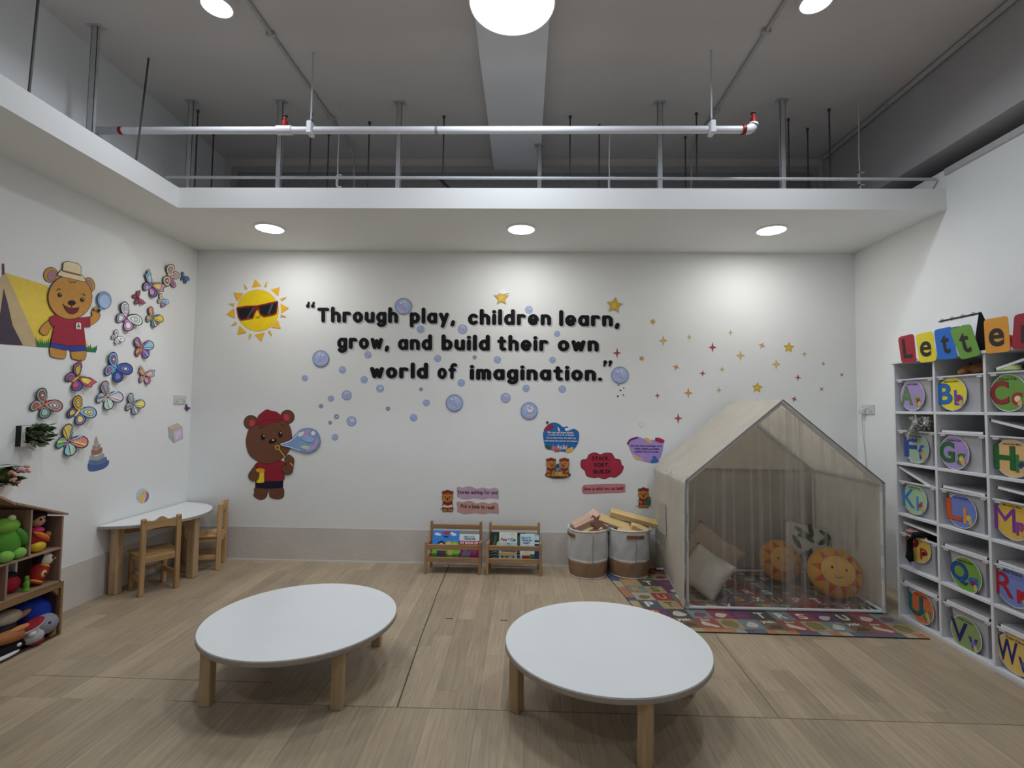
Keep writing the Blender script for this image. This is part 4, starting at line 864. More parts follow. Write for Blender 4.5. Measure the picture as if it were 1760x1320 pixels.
# things lying in and on the bins
def lid(label, L_row, c, dy, rot, z, dx=0.):
    y0, y1 = CY[c]-.02, CY[c+1]+.02; t = thing('bin_lid', label, 'lid', (2.83+dx, (y0+y1)/2+dy, z), rot=rot, group='loose bin lids'); w_ = (y0-y1)*.94
    bm = BM(); box(bm, (-.15, -w_/2, -.003), (.15, w_/2, .003), .002); ob('panel', bm, paint((226, 226, 230), .3, trans=.25), t)
    bm = BM()
    for lo, hi in (((-.155, -w_/2-.003, -.008), (-.147, w_/2+.003, .006)), ((.147, -w_/2-.003, -.008), (.155, w_/2+.003, .006)), ((-.155, -w_/2-.003, -.008), (.155, -w_/2+.005, .006)), ((-.155, w_/2-.005, -.008), (.155, w_/2+.003, .006))): box(bm, lo, hi)
    ob('lip', bm, paint((234, 234, 238), .3), t)
ZR = lambda j: RZ[4-j]+.0095+.222
lid('loose lid slanting down inside the Kk bin', 2, 0, .03, (R(20), 0, 0), ZR(2)+.05)
lid('pair lid lying flat on top of the Ll bin', 2, 1, 0, (R(1), 0, 0), ZR(2)+.016)
lid('loose lid tipped over the green cloth in the Hh bin', 1, 2, .02, (R(12), 0, 0), ZR(1)+.062)
lid('loose lid propped above the Mm bin', 2, 2, -.01, (R(5), 0, 0), ZR(2)+.058)
lid('loose lid laid over the pink cloth in the Pp bin', 3, 0, -.01, (R(4), R(4), 0), ZR(3)+.058)
lid('flat lid closing the Gg bin', 1, 1, 0, (0, 0, 0), ZR(1)+.014)
lid('flat lid closing the Rr bin', 3, 2, 0, (R(1), 0, 0), ZR(3)+.014)
lid('flat lid closing the Qq bin', 3, 1, 0, (R(0), 0, 0), ZR(3)+.014)
lid('flat lid closing the Vv bin', 4, 1, 0, (R(0), 0, 0), ZR(4)+.014)
lid('flat lid closing the Ww bin', 4, 2, 0, (R(0), 0, 0), ZR(4)+.014)
lid('flat lid closing the Uu bin', 4, 0, 0, (R(0), 0, 0), ZR(4)+.014)
lid('tilted lid leaning over the toys in the Cc bin', 0, 2, -.02, (R(-14), 0, 0), ZR(0)+.058)
def lump(name, label, cat, c, r, colr, seed, rough=.9, amp=.18, metal=0., sub=3):
    rg = random.Random(seed); ph = [rg.random()*6 for _ in range(6)]; bm = BM(); bmesh.ops.create_icosphere(bm, subdivisions=sub, radius=1)
    for v in bm.verts:
        n = v.co.copy(); k = 1+amp*(math.sin(4*n.x+ph[0])+math.sin(5*n.y+ph[1])+math.sin(6*n.z+ph[2]))/2; v.co = Vector((n.x*r[0]*k, n.y*r[1]*k, n.z*r[2]*k))
    o = ob(name, bm, paint(colr, rough, .15, 40., bump=.3, metal=metal), smooth='all'); o.location = c; return props(o, label, cat)
# brown soft toy on the Bb bin
t = thing('soft_toy', 'brown furry soft toy lying on top of the Bb bin', 'soft toy', (2.80, 3.08, ZR(0)+.005)); fur = paint((112, 74, 44), .95, .2, 60., bump=.5)
for n, c, r in (('body', (0, -.02, .03), (.10, .11, .055)), ('head', (-.04, .07, .03), (.05, .055, .04)), ('muzzle', (-.08, .085, .02), (.025, .03, .02)), ('paw', (-.085, -.05, .015), (.035, .045, .02)), ('ear', (-.02, .105, .06), (.015, .025, .02))):
    bm = BM(); ball(bm, c, r); ob(n, bm, fur if n != 'muzzle' else paint((170, 124, 72), .95), t, smooth='all')
# silver tinsel pompoms spilling from the Ff bin
foil = paint((236, 238, 230), .25, .15, 90., metal=.15, bump=.9, bscale=60., spec=.9)
for k, (dy, dz, r, lab) in enumerate(((.02, .055, .055, 'silver tinsel pompom heaped on the Ff bin'), (-.07, .05, .05, 'silver tinsel pompom nearest the divider on the Ff bin'), (.035, -.015, .042, 'silver tinsel pompom hanging over the rim of the Ff bin'))):
    rg = random.Random(k); bm = BM(); c = Vector((2.665 if k < 2 else 2.640, 3.46+dy, ZR(1)+dz+(.008 if k < 2 else 0)))
    for q in range(70):
        d = Vector((rg.gauss(0, 1), rg.gauss(0, 1), rg.gauss(0, 1))).normalized(); s_ = frame(d)[0]*.006; L2 = r*rg.uniform(.7, 1.1)
        p = [c-s_*.5, c+s_*.5, c+d*L2+s_, c+d*L2*1.03-s_]; bm.faces.new([bm.verts.new(v) for v in p])
    bmesh.ops.solidify(bm, geom=list(bm.faces), thickness=.0006); ball(bm, c, r*.35, u=8, v=6)
    solo('tinsel_pompom', bm, foil, lab, 'pompom', c, group='silver pompoms')
lump('brown_bundle', 'small brown bundle behind the silver pompoms on the Ff bin', 'toy', (2.74, 3.385, ZR(1)+.028), (.05, .05, .03), (120, 82, 52), 3)
lump('green_cloth', 'green cloth bulging out of the Hh bin', 'cloth', (2.76, 2.73, ZR(1)+.012), (.06, .07, .03), (34, 100, 62), 5)
lump('tan_ball', 'tan rounded toy peeking out of the Mm bin', 'toy', (2.74, 2.70, ZR(2)+.022), (.05, .05, .03), (176, 140, 104), 6, amp=.04)
lump('pink_cloth', 'dusty pink cloth crumpled over the Pp bin', 'cloth', (2.72, 3.56, ZR(3)+.025), (.06, .075, .024), (176, 132, 134), 8)
lump('pink_toy', 'pale pink furry toy heaped in the Cc bin', 'toy', (2.78, 2.73, ZR(0)+.04), (.07, .07, .045), (206, 172, 172), 11)
lump('green_packet', 'shiny pale green packet resting on the Cc bin rim', 'packet', (2.70, 2.84, ZR(0)+.022), (.03, .07, .018), (186, 206, 140), 12, rough=.2)
pz = at(1563, 920, 'x', 2.655); bm = BM()
tube(bm, [(2.74, 3.42, ZR(3)+.03), (2.68, 3.46, ZR(3)+.035), (2.652, 3.50, ZR(3)+.02), (2.648, 3.535, ZR(3)-.03), (2.655, 3.545, ZR(3)-.09), (2.650, 3.545, ZR(3)-.14), (2.655, 3.53, ZR(3)-.165)], [.02, .022, .02, .018, .017, .024, .018], 12)
solo('black_strap', bm, paint((18, 17, 18), .95, .2, 40., bump=.4), 'black plush tail hanging over the front of the Pp bin', 'plush tail', (2.65, 3.53, ZR(3)-.17), smooth='all')
# coloured letter cards along the top edge
cards = [('red card with the letter L at the far end of shelf top', '#a02c38', [(100, 380), (310, 330), (345, 705), (150, 725)], 'L', (180, 660), (298, 648), (150, 405)),
 ('yellow card with the letter e beside the red L card', '#e2d23a', [(330, 345), (560, 295), (612, 690), (385, 720)], 'e', (395, 640), (545, 630), (390, 440)),
 ('blue card with the letter t on the shelf top', '#2f6fc8', [(572, 285), (810, 235), (885, 655), (625, 680)], 't', (690, 600), (800, 590), (655, 350)),
 ('green card with the letter t tilted against the blue card', '#6f9e48', [(780, 275), (1055, 200), (1192, 610), (930, 680)], 't', (955, 592), (1082, 570), (885, 332)),
 ('orange card with the letter e standing on the shelf top', '#dc9a3a', [(1228, 150), (1545, 95), (1580, 565), (1255, 600)], 'e', (1300, 510), (1505, 495), (1292, 272)),
 ('dark red card with the letter r cut by the picture edge', '#9c2a36', [(1630, 90), (1940, 20), (1950, 520), (1600, 545)], 'r', (1722, 455), (1860, 445), (1722, 220))]
for i, (lab, cc, quad, ch, ll, lr, ul) in enumerate(cards):
    W = Wall(None, 'x', 2.645-.0022*(i % 2)-(.0022 if i == 3 else 0), 1530, 530, 7.652, .0, 0.)
    cen = W.p((sum(q[0] for q in quad)/4, sum(q[1] for q in quad)/4)); t = thing('letter_card', lab, 'card', (cen.x, cen.y, W.p(quad[3]).z), group='letter cards')
    pts = []
    for k in range(4):
        a, b, c = [Vector(quad[(k+j) % 4]) for j in (-1, 0, 1)]; e1 = b+(a-b).normalized()*48; e2 = b+(c-b).normalized()*48
        pts += [tuple(e1*(1-s)**2+b*2*s*(1-s)+e2*s*s) for s in (0, .25, .5, .75, 1)]
    bm = BM(); prism(bm, [W.p(q) for q in pts], nx_, .0018); ob('card', bm, paint(cc, .5, gain=1.05), t, world=True)
    o3, e1, e2 = W.p(ll), W.p(lr), W.p(ul); ux, uyv = e1-o3, e2-o3
    font_text('letter', ch, o3, ux.normalized(), uyv.normalized(), nx_, ux.length, uyv.length, '#2c2826', t, .022, lift=.001)
# desk calendar and red bowls behind the cards
t = thing('desk_calendar', 'white wire bound desk calendar with black easel behind cards', 'calendar', (2.80, 3.30, 1.818)); H_ = .255
A0, A1 = (2.765, 3.40), (2.765, 3.15)
bm = BM(); prism(bm, [Vector((2.755, 3.425, 1.82)), Vector((2.755, 3.135, 1.82)), Vector((2.80, 3.135, 1.818+H_)), Vector((2.80, 3.425, 1.818+H_))], (-1, 0, .16), .003); ob('pages', bm, paint((232, 234, 236), .6), t, world=True)
bm = BM(); prism(bm, [Vector((2.895, 3.43, 1.82)), Vector((2.895, 3.10, 1.82)), Vector((2.803, 3.125, 1.818+H_+.004)), Vector((2.803, 3.43, 1.818+H_+.004))], (-1, 0, .16), .004); ob('easel_back', bm, paint((24, 24, 26), .6), t, world=True)
bm = BM(); prism(bm, [Vector((2.758, 3.128, 1.82)), Vector((2.895, 3.10, 1.82)), Vector((2.803, 3.12, 1.818+H_+.004))], (0, -1, 0), .003); ob('easel_side', bm, paint((22, 22, 24), .6), t, world=True)
bm = BM(); bar(bm, (2.796, 3.43, 1.818+H_-.004), (2.796, 3.125, 1.818+H_-.004), .004, .006); ob('binding_bar', bm, paint((40, 40, 44), .5), t, world=True)
for k in range(4):
    y = 3.405-.078*k; bm = BM(); tube(bm, [(2.80+.011*math.cos(R(a)), y, 1.818+H_+.011*math.sin(R(a))) for a in range(0, 361, 30)], .0018, 6, False); ob('ring', bm, paint((60, 60, 66), .4, metal=.5), t, world=True, smooth=True)
bm = BM()
for k, (y, w_) in enumerate(((3.33, .018), (3.30, .05), (3.24, .04))): box(bm, (2.7845, y-w_/2-.02, 2.005), (2.786, y+w_/2-.02, 2.012))
ob('printed_line', bm, paint((90, 90, 130), .6), t, world=True)
for lab, y, r in (('red plastic bowl upside down behind the green card', 3.02, .075), ('red plastic bowl upside down behind the orange card', 2.80, .085)):
    bm = BM(); lathe(bm, [(r, 0), (r, .01), (r*.96, .03), (r*.8, .07), (r*.5, .095), (.01, .104)], (2.85, y, 1.818), 28); solo('red_bowl', bm, paint((158, 28, 42), .3), lab, 'bowl', (2.85, y, 1.818), smooth=True, group='red bowls')
# ================================================================== back wall decals
YW = YB
def wall_thing(name, label, cat, px, py, ax='y', val=None, group=None):
    return thing(name, label, cat, at(px, py, ax, YW if val is None else val), group=group)
# ------------------------------------------------------------------ the quote: separate cut-out letters
words = [('Through', 545.3, 684.4, 555.0, 1), ('play,', 704.5, 782.3, 556.5, 1), ('children', 804.4, 947.3, 559.0, 1), ('learn,', 960.9, 1064.9, 561.0, 1),
 ('grow,', 579.8, 668.8, 600.0, 2), ('and', 684, 742.7, 602.0, 2), ('build', 759, 842, 602.7, 2), ('their', 854.5, 942.5, 603.4, 2), ('own', 958.5, 1029, 604.2, 2),
 ('world', 636, 736, 650.5, 3), ('of', 752, 786, 651.5, 3), ('imagination.', 807.5, 1035, 654.0, 3)]
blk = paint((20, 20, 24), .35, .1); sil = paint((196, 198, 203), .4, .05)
nm_ = {',': 'comma', '.': 'full stop'}
XH, HW = 13.6, .212
def cut_letter(ch, strokes, T, label, c3, T2):
    t = thing('wall_letter', label, 'letter', c3, group='letters of the wall quote')
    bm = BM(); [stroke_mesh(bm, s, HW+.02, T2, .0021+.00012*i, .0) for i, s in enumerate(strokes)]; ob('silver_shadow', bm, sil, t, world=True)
    bm = BM(); [stroke_mesh(bm, s, HW, T, .0042+.00015*i, .0028) for i, s in enumerate(strokes)]; ob('letter', bm, blk, t, world=True)
for wd, xa, xb, yb, ln in words:
    lay, tot = layout(wd, .60); sx = (xb-xa)/(tot+2*HW)
    for k, (ch, x) in enumerate(lay):
        base = yb-HW*XH
        sl = .009
        T = lambda a, b, d: at(xa+(a+HW)*sx, base+sl*((a)*sx-(xb-xa)/2)-b*XH, 'y', YW)+Vector((0, -d, 0))
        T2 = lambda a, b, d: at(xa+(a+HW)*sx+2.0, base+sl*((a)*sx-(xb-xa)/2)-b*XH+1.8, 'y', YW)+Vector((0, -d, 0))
        st = [[(q[0]+x, q[1]) for q in s] for s in G[ch]]; a, b = gwidth(ch)
        what = ('black %s after the word %s in the wall quote' % (nm_[ch], wd[:-1])) if ch in nm_ else 'black cut out letter %s, %s letter of the word %s' % (ch, ORD[k], wd.strip(',.'))
        cut_letter(ch, st, T, what, T(x+(a+b)/2, 0, 0), T2)
for i, (x0, y0, s, lab) in enumerate(((529.5, 526.0, 1, 'left half of the opening quotation mark'), (538.0, 526.0, 1, 'right half of the opening quotation mark'), (1040.0, 622.5, -1, 'left half of the closing quotation mark'), (1049.0, 622.5, -1, 'right half of the closing quotation mark'))):
    T = lambda a, b, d: at(x0+s*a*14, y0-s*b*14, 'y', YW)+Vector((0, -d, 0)); T2 = lambda a, b, d: at(x0+s*a*14+1.3, y0-s*b*14+1.2, 'y', YW)+Vector((0, -d, 0))
    H0 = HW; HW = .14; cut_letter('q', G['q1'], T, lab, T(0, 0, 0), T2); HW = H0
# ------------------------------------------------------------------ sun with sunglasses
t = wall_thing('sun_decal', 'yellow cartoon sun wearing red sunglasses', 'wall decal', 443, 534); W = Wall(t, 'y', YW, 370, 460, 3.143)
W.shape('sun_disc', ell(230, 232, 111, n=40), '#f0c21c', False, 2, '#c89a18')
for (x, y) in ((220, 86), (333, 123), (374, 220), (336, 315), (245, 375), (137, 345), (86, 249), (121, 150)):
    a = math.atan2(y-232, x-230)+((x*7) % 5-2)*.05; c, s = math.cos(a), math.sin(a); W.shape('wide_ray', [(x+c*u-s*v, y+s*u+c*v) for u, v in ((22, 0), (-18, 25), (-18, -25))], '#e2ae22', False, 1.5, '#b88a1c')
for (x, y) in ((163, 102), (277, 88), (370, 167), (370, 262), (300, 355), (187, 375), (102, 306), (90, 198)):
    a = math.atan2(y-232, x-230); c, s = math.cos(a), math.sin(a); W.shape('thin_ray', [(x+c*u-s*v, y+s*u+c*v) for u, v in ((18, 0), (-16, 7), (-16, -7))], '#d8a83a', False)
W.shape('glasses_frame', [(117, 216), (170, 207), (228, 205), (285, 192), (341, 180), (342, 196), (334, 246), (315, 257), (264, 266), (244, 254), (231, 222), (218, 244), (207, 274), (140, 286), (126, 268)], '#7a1c22', False)
for pts in ([(124, 224), (216, 212), (203, 266), (142, 279), (131, 264)], [(240, 210), (336, 190), (329, 241), (312, 250), (267, 259), (249, 248)]):
    W.shape('lens', pts, '#17171c', False)
for a, b in (((212, 215), (176, 275)), ((312, 196), (290, 252))): W.stroke('glint', [a, b], 9, '#4a4c54', smooth=False)
W.stroke('smile', [(221, 262), (231, 271), (245, 262)], 2.5, '#5a4210')
# ------------------------------------------------------------------ bubble-blowing bear
t = wall_thing('bear_decal', 'dark brown cartoon bear in a red cap blowing a bubble', 'wall decal', 463, 857); W = Wall(t, 'y', YW, 400, 690, 7.33)
BR, DK = '#6a4230', '#2c1a14'
for x, y, rr, ix, iy in ((230, 265, 88, 246, 274), (690, 195, 85, 677, 203)): W.shape('ear', ell(x, y, rr), BR, False, 5, DK); W.shape('inner_ear', ell(ix, iy, 38, 43), '#c23c4c', False)
W.shape('leg', [(290, 1085), (440, 1090), (430, 1180), (400, 1220), (340, 1232), (270, 1190), (275, 1150)], BR, True, 5, DK); W.shape('leg', [(480, 1090), (625, 1085), (645, 1170), (620, 1215), (550, 1225), (480, 1205), (465, 1170)], BR, True, 5, DK)
W.shape('shorts', [(290, 985), (640, 975), (634, 1085), (460, 1100), (285, 1086)], '#15152c', False)
W.shape('shirt', [(330, 765), (270, 825), (300, 870), (315, 940), (318, 1000), (480, 1002), (642, 988), (642, 870), (668, 790), (600, 740), (540, 765), (430, 790)], '#8c2030', True, 4, DK)
W.shape('head', [(215, 350), (180, 450), (175, 540), (210, 660), (300, 740), (430, 782), (560, 750), (680, 660), (740, 540), (745, 430), (710, 300), (620, 230), (470, 240), (320, 280)], BR, True, 5, DK)
W.shape('cap', [(312, 238), (330, 180), (400, 122), (440, 104), (480, 118), (560, 138), (620, 195), (632, 238), (480, 272), (380, 302), (318, 290)], '#8c1e30', True, 4, '#4a1018')
W.stroke('cap_seam', [(335, 262), (480, 235), (625, 222)], 5, '#5c1420')
for x, y, h in ((385, 450, 12), (603, 415, 8)): W.shape('eye', ell(x, y, 27, 40), '#140e0c', False); W.shape('eye_glint', ell(x+h, y-18, 9), '#c8c0b8', False)
W.stroke('eyebrow', [(335, 335), (360, 322), (390, 330)], 5, DK); W.stroke('eyebrow', [(610, 290), (635, 295), (645, 312)], 5, DK)
W.shape('nose', ell(508, 498, 52, 27, -18), '#140e0c', False); W.shape('nose_glint', ell(515, 485, 13, 8), '#e0dcd8', False)
W.shape('arm', [(300, 800), (230, 880), (205, 940), (240, 992), (310, 1000), (345, 950), (330, 890), (305, 850)], BR, True, 5, DK)
W.shape('bubble_bottle', [(345, 885), (402, 880), (400, 1018), (345, 1026), (300, 1016), (335, 975), (345, 930)], '#e8c82a', False, 3, '#9a7a1c'); W.shape('bottle_cap', [(305, 852), (350, 842), (402, 852), (404, 882), (350, 892), (310, 880)], '#d89a24', True, 3, '#9a6a1c')
W.shape('arm', [(620, 830), (650, 900), (700, 920), (750, 890), (768, 800), (772, 720), (715, 675), (668, 700), (665, 760), (690, 790)], BR, True, 5, DK)
W.shape('wand_ring', ell(570, 578, 31), '#e0b040', False); W.shape('ring_hole', ell(570, 578, 21), BR, False)
W.stroke('wand', [(590, 602), (668, 700)], 10, '#e0b040', smooth=False); W.stroke('wand', [(730, 770), (768, 812)], 12, '#e0b040', smooth=False)
t = wall_thing('bubble_decal', 'large drop shaped soap bubble leaving the bear mouth', 'wall decal', 520, 760); W = Wall(t, 'y', YW, 400, 690, 7.33, lift=.011)
W.shape('bubble', [(605, 540), (740, 482), (850, 370), (960, 340), (1060, 380), (1106, 490), (1070, 590), (970, 645), (860, 630), (720, 580)], '#7f9cc8', True, 5, '#44527c')
W.stroke('edge_highlight', [(612, 536), (740, 490), (848, 385)], 9, '#dfe6ee'); W.stroke('edge_highlight', [(620, 548), (730, 574), (860, 620)], 8, '#cfd8e6')
for x, y, a, b, r_, c in ((920, 400, 70, 36, -30, '#b894b8'), (870, 410, 45, 22, -40, '#d6dfe8'), (1020, 400, 27, 27, 0, '#e2e8ee'), (990, 585, 75, 28, -25, '#b8a0c4'), (920, 575, 55, 22, 5, '#c0ccaa'), (1060, 520, 22, 50, 15, '#c49ab8'), (960, 470, 80, 40, 10, '#93acd6')): W.shape('sheen', ell(x, y, a, b, r_), c, False)
# ------------------------------------------------------------------ soap bubbles
BUB = [(693.6, 526.7, 13, 'large soap bubble decal right above the end of the word Through'), (551.8, 616.4, 13, 'large soap bubble decal left of the word grow'), (795.2, 565.9, 7.5, 'medium bubble decal just after the comma of play'), (723, 566, 6, 'small bubble decal below the letter p of play'),
 (632.3, 609.9, 5.6, 'small bubble decal below the letter o of grow'), (752.3, 616.4, 5.6, 'small bubble decal below the space before build'), (815.7, 614.3, 3, 'tiny bubble decal below the letter l of build'), (854.9, 618.4, 5.6, 'small bubble decal below the letter t of their'),
 (949.7, 618.8, 5, 'small bubble decal below the gap between their and own'), (957.5, 573.8, 4.6, 'small bubble decal above the letter o of own'), (909, 532.5, 6, 'faint bubble decal above the letter e of children'), (588.6, 635.8, 5.6, 'small bubble decal below the word grow, left of world'),
 (523.9, 650.1, 4.6, 'small lone bubble decal farthest left on the back wall'), (625.8, 652.5, 5.6, 'small bubble decal touching the left of the word world'), (653.4, 667.8, 6, 'crinkled bubble decal below the letter w of world'), (792.9, 658, 5.8, 'small bubble decal beside the f of the word of'),
 (723.7, 669.2, 2.8, 'tiny bubble decal below the letter d of world'), (596, 679.4, 7.8, 'medium bubble decal above the bear bubble trail'), (569, 685, 4.8, 'small bubble decal left of the medium one in trail'), (551.8, 698, 3.2, 'tiny bubble decal above the big drop shaped bubble'),
 (781.3, 692.4, 13.3, 'large soap bubble decal below the word of'), (732.9, 692.4, 5.2, 'small bubble decal left of the large one below of'), (667, 702.3, 3.2, 'tiny bubble decal below the crinkled bubble'), (711, 718, 5.8, 'small bubble decal lowest below the word world'),
 (578.4, 716, 3.8, 'small silvery bubble decal in the bear bubble trail'), (567.5, 726.5, 2.8, 'tiny grey bubble decal beneath the silvery one'), (604.3, 724, 7.8, 'medium bubble decal with white glare right of the silvery one'), (575.9, 751.4, 5, 'small bubble decal right beside the drop shaped bubble'),
 (869, 684, 7.8, 'medium bubble decal below the letter a of imagination'), (909.5, 706, 13.3, 'large glossy bubble decal above the blue sign'), (904.3, 667.5, 5.6, 'small bubble decal below the second i of imagination'), (966.4, 668.9, 5.9, 'small bubble decal below the letter t of imagination'), (1065.3, 644.7, 13.3, 'large soap bubble decal below the closing quotation mark')]
for k, (x, y, r_, lab) in enumerate(BUB):
    rg = random.Random(k); t = wall_thing('bubble_sticker', lab, 'wall decal', x, y, group='soap bubble decals'); W = Wall(t, 'y', YW, 0, 0, 1., lift=.0012 if r_ < 13 else .0088)
    W.shape('bubble', ell(x, y, r_, n=28 if r_ > 6 else 18), '#9db2d4' if r_ > 4 else '#8c96b0', False, max(.5, r_*.09), '#6878a4' if r_ > 4 else '#6a7290')
    if r_ >= 4.5:
        for dx, dy, a, b, rr, c in ((-.3, .35, .5, .28, 30, '#8aa4d6'), (.35, -.1, .3, .5, 20, '#a9a2d2'), (-.35, -.3, .35, .25, -30, '#c0b4d4'), (.05, .6, .4, .16, 0, '#c6a8c4'), (-.45, .1, .14, .35, 10, '#a8bcd8'), (.3, -.45, .16, .12, -30, '#dfe6ee'), (-.15, -.6, .22, .1, -10, '#dde4ec')):
            if r_ < 7 and (a < .2 or abs(dy) > .5): continue
            s = 1 if k % 2 else -1; W.shape('sheen', ell(x+s*dx*r_, y+dy*r_, a*r_, b*r_, s*rr, 16), c, False)
    if k in (14, 24, 26, 29): W.shape('glare', [(x-.3*r_, y-.4*r_), (x+.1*r_, y-.1*r_), (x+.6*r_, y-.4*r_), (x+.35*r_, y+.15*r_), (x-.1*r_, y+.2*r_)], '#eef2f2', False)
# ------------------------------------------------------------------ stars
STARS = [(862, 512, 13, 5, 0, '#c9a63c', 'large gold star above the word children'), (1056, 525, 14, 5, 8, '#c2a23a', 'large gold star above the comma after learn'), (1122, 553, 5.5, 5, 20, '#b89a44', 'small gold five point star nearest the word learn'), (1301.5, 666.5, 9.5, 5, 5, '#c8a438', 'gold five point star just left of the tent ridge'), (1355.7, 597.5, 9.5, 5, 3, '#c4a232', 'gold five point star at the upper right among the sparkles'), (1103, 616, 5.2, 5, 15, '#b8924a', 'small tan five point star right of the red sparkle'),
 (1140, 585.5, 9, 4, 0, '#cda548', 'tall gold sparkle below the small gold star'), (1184.7, 579.5, 5.2, 4, 0, '#c2a45a', 'small gold sparkle left of the tall red sparkle'), (1224.7, 597, 9, 4, 0, '#a83440', 'tall red sparkle in the upper row of stars'), (1255.5, 571.7, 5.2, 4, 0, '#c4a458', 'small gold sparkle topmost of the star field'), (1272.7, 611, 9, 4, 0, '#cfa650', 'tall gold sparkle right of the tall red sparkle'), (1309.5, 594, 6.2, 4, 25, '#c88a44', 'tilted orange sparkle left of the gold star'),
 (1334, 626, 9, 4, 0, '#d2ac52', 'tall gold sparkle beneath the upper right gold star'), (1382.5, 608.5, 5.2, 4, 0, '#bca062', 'small gold sparkle right of the upper right gold star'), (1415, 625, 4.2, 4, 0, '#a68866', 'little brown sparkle near the right corner'), (1446.7, 644, 4, 4, 45, '#9a6a5c', 'little brown cross sparkle closest to the right corner'), (1412, 668.7, 4.2, 4, 45, '#ac7c58', 'little orange brown cross sparkle below the others at right'), (1371.5, 649, 5.8, 4, 5, '#98384a', 'small red sparkle above the tent right slope'),
 (1365, 686, 5.8, 4, 20, '#a83a4a', 'small tilted red sparkle at the tent peak'), (1241, 634.7, 5.2, 4, 0, '#caa45c', 'small gold sparkle in the middle of the star field'), (1207.7, 641.7, 5.6, 4, 8, '#9c3848', 'small red sparkle in the middle of the star field'), (1162, 631, 6.2, 4, 20, '#c87c48', 'orange sparkle below the tall gold one at left'), (1235.7, 670.5, 5.2, 4, 0, '#c0a04c', 'small gold sparkle between the orange one and gold star'), (1183, 675.5, 9.2, 4, 0, '#cf8a3c', 'large orange sparkle in the lower row'), (1130, 680, 5.6, 4, 0, '#a03c4c', 'small red sparkle left of the large orange one'), (1165.5, 719, 9.2, 4, 0, '#a83844', 'tall red sparkle lowest of the star field'), (1060.5, 606.7, 9, 4, 0, '#a03440', 'tall red sparkle right of the word own'), (1102, 730, 5, 5, 30, '#dcdccc', 'curled silvery star above the purple sign')]
for k, (x, y, r_, n, a0, c, lab) in enumerate(STARS):
    t = wall_thing('star_sticker', lab, 'wall decal', x, y, group='star decals'); W = Wall(t, 'y', YW, 0, 0, 1., lift=.0012 if k > 1 else .006); pts = []
    for q in range(2*n):
        rr = r_ if q % 2 == 0 else r_*(.45 if n == 5 else .27); a = R(-90+a0+180*q/n); sq = .78 if (n == 4 and a0 == 0) else 1
        pts.append((x+rr*math.cos(a)*sq, y+rr*math.sin(a)))
    W.shape('star', pts, c, False, max(.3, r_*.05), '#8e8a80'); W.shape('highlight', [(x+(p[0]-x)*.45-.05*r_, y+(p[1]-y)*.45) for p in pts], tuple(min(255, int(v*255)+18) for v in [int(c[i:i+2], 16)/255 for i in (1, 3, 5)]), False)
    if k == 0: W.shape('peeled_tip', [(x-1, y-15), (x+3, y-17), (x+5, y-13), (x+13, y-8), (x+3, y-6), (x-5, y-8)], '#e8e8e2', False)
for k, (x, y, c, lab) in enumerate(((1062.7, 662, '#8a7a62', 'small tan dot just below the large bubble'), (1072, 667, '#8c8c88', 'small grey dot right of the tan dot'), (1066.5, 671, '#22202a', 'small black dot in the middle of the dot cluster'), (1062, 681, '#22203a', 'small dark blue dot lowest at left of cluster'), (1071.5, 679, '#7a7262', 'small brown grey dot lowest at right of cluster'))):
    W = Wall(None, 'y', YW, 0, 0, 1.); bm = BM(); prism(bm, [W.p(q)+Vector((0, -.002, 0)) for q in ell(x, y, 1.5, n=12)], (0, -1, 0), .002)
    solo('dot_sticker', bm, paint(c, .5, gain=1.2), lab, 'wall decal', at(x, y, 'y', YW), group='dot decals')
# ------------------------------------------------------------------ activity signs (crop at 920,715 x7.333)
def sign(name, label, px, py): t = wall_thing(name, label, 'sign', px, py); return t, Wall(t, 'y', YW, 920, 715, 7.333)
t, W = sign('blob_sign', 'glossy blue blob sign with white writing and coloured bits', 964, 752)
W.shape('panel', [(97, 250), (108, 190), (160, 110), (230, 82), (300, 100), (350, 140), (400, 132), (440, 172), (490, 162), (545, 200), (552, 280), (530, 360), (480, 425), (420, 455), (280, 440), (180, 425), (125, 380)], '#2f66a6', True, 5, '#c8ccd0', rough=.15)
W.shape('red_corner', [(108, 185), (130, 140), (190, 105), (228, 118), (215, 165), (160, 180)], '#8e3040', True); W.shape('green_corner', [(118, 370), (150, 365), (205, 400), (190, 425), (140, 415)], '#2e5a44', True)
for x, y, c in ((235, 400, '#c8707c'), (300, 395, '#9ab4dc'), (370, 395, '#d8a4b0'), (270, 425, '#b05a4a')): W.shape('shape_print', [(x-35, y+25), (x-10, y-45), (x+8, y-5), (x+35, y-30), (x+30, y+28)], c, False)
W.shape('yellow_corner', [(390, 455), (400, 420), (465, 390), (478, 420), (440, 460)], '#d0a850', True)
for pts in ([(280, 140), (300, 150), (312, 195), (290, 190)], [(370, 150), (420, 148), (440, 180), (380, 190)]): W.shape('glare', pts, '#dfe8ee', False)
for s, y, a, b in (('We can use these blocks', 218, 150, 480), ('to make all sorts of things!', 252, 160, 485), ('Come stack them, line them up,', 288, 140, 512), ('and match the colours and shapes.', 326, 118, 535)):
    o3, e1 = W.p((a, y)), W.p((b, y)); W.k += 1; font_text('writing', s, o3, (1, 0, 0), (0, 0, 1), (0, -1, 0), (e1-o3).length, .019, '#e4eaf0', t, .02, lift=W.lift+W.step*W.k)
W.shape('tape_bit', [(135, 70), (165, 66), (168, 92), (138, 98)], '#6e2830', False)
t, W = sign('cloud_sign', 'dark red cloud shaped sign reading STACK, SORT, BUILD!', 1035, 800)
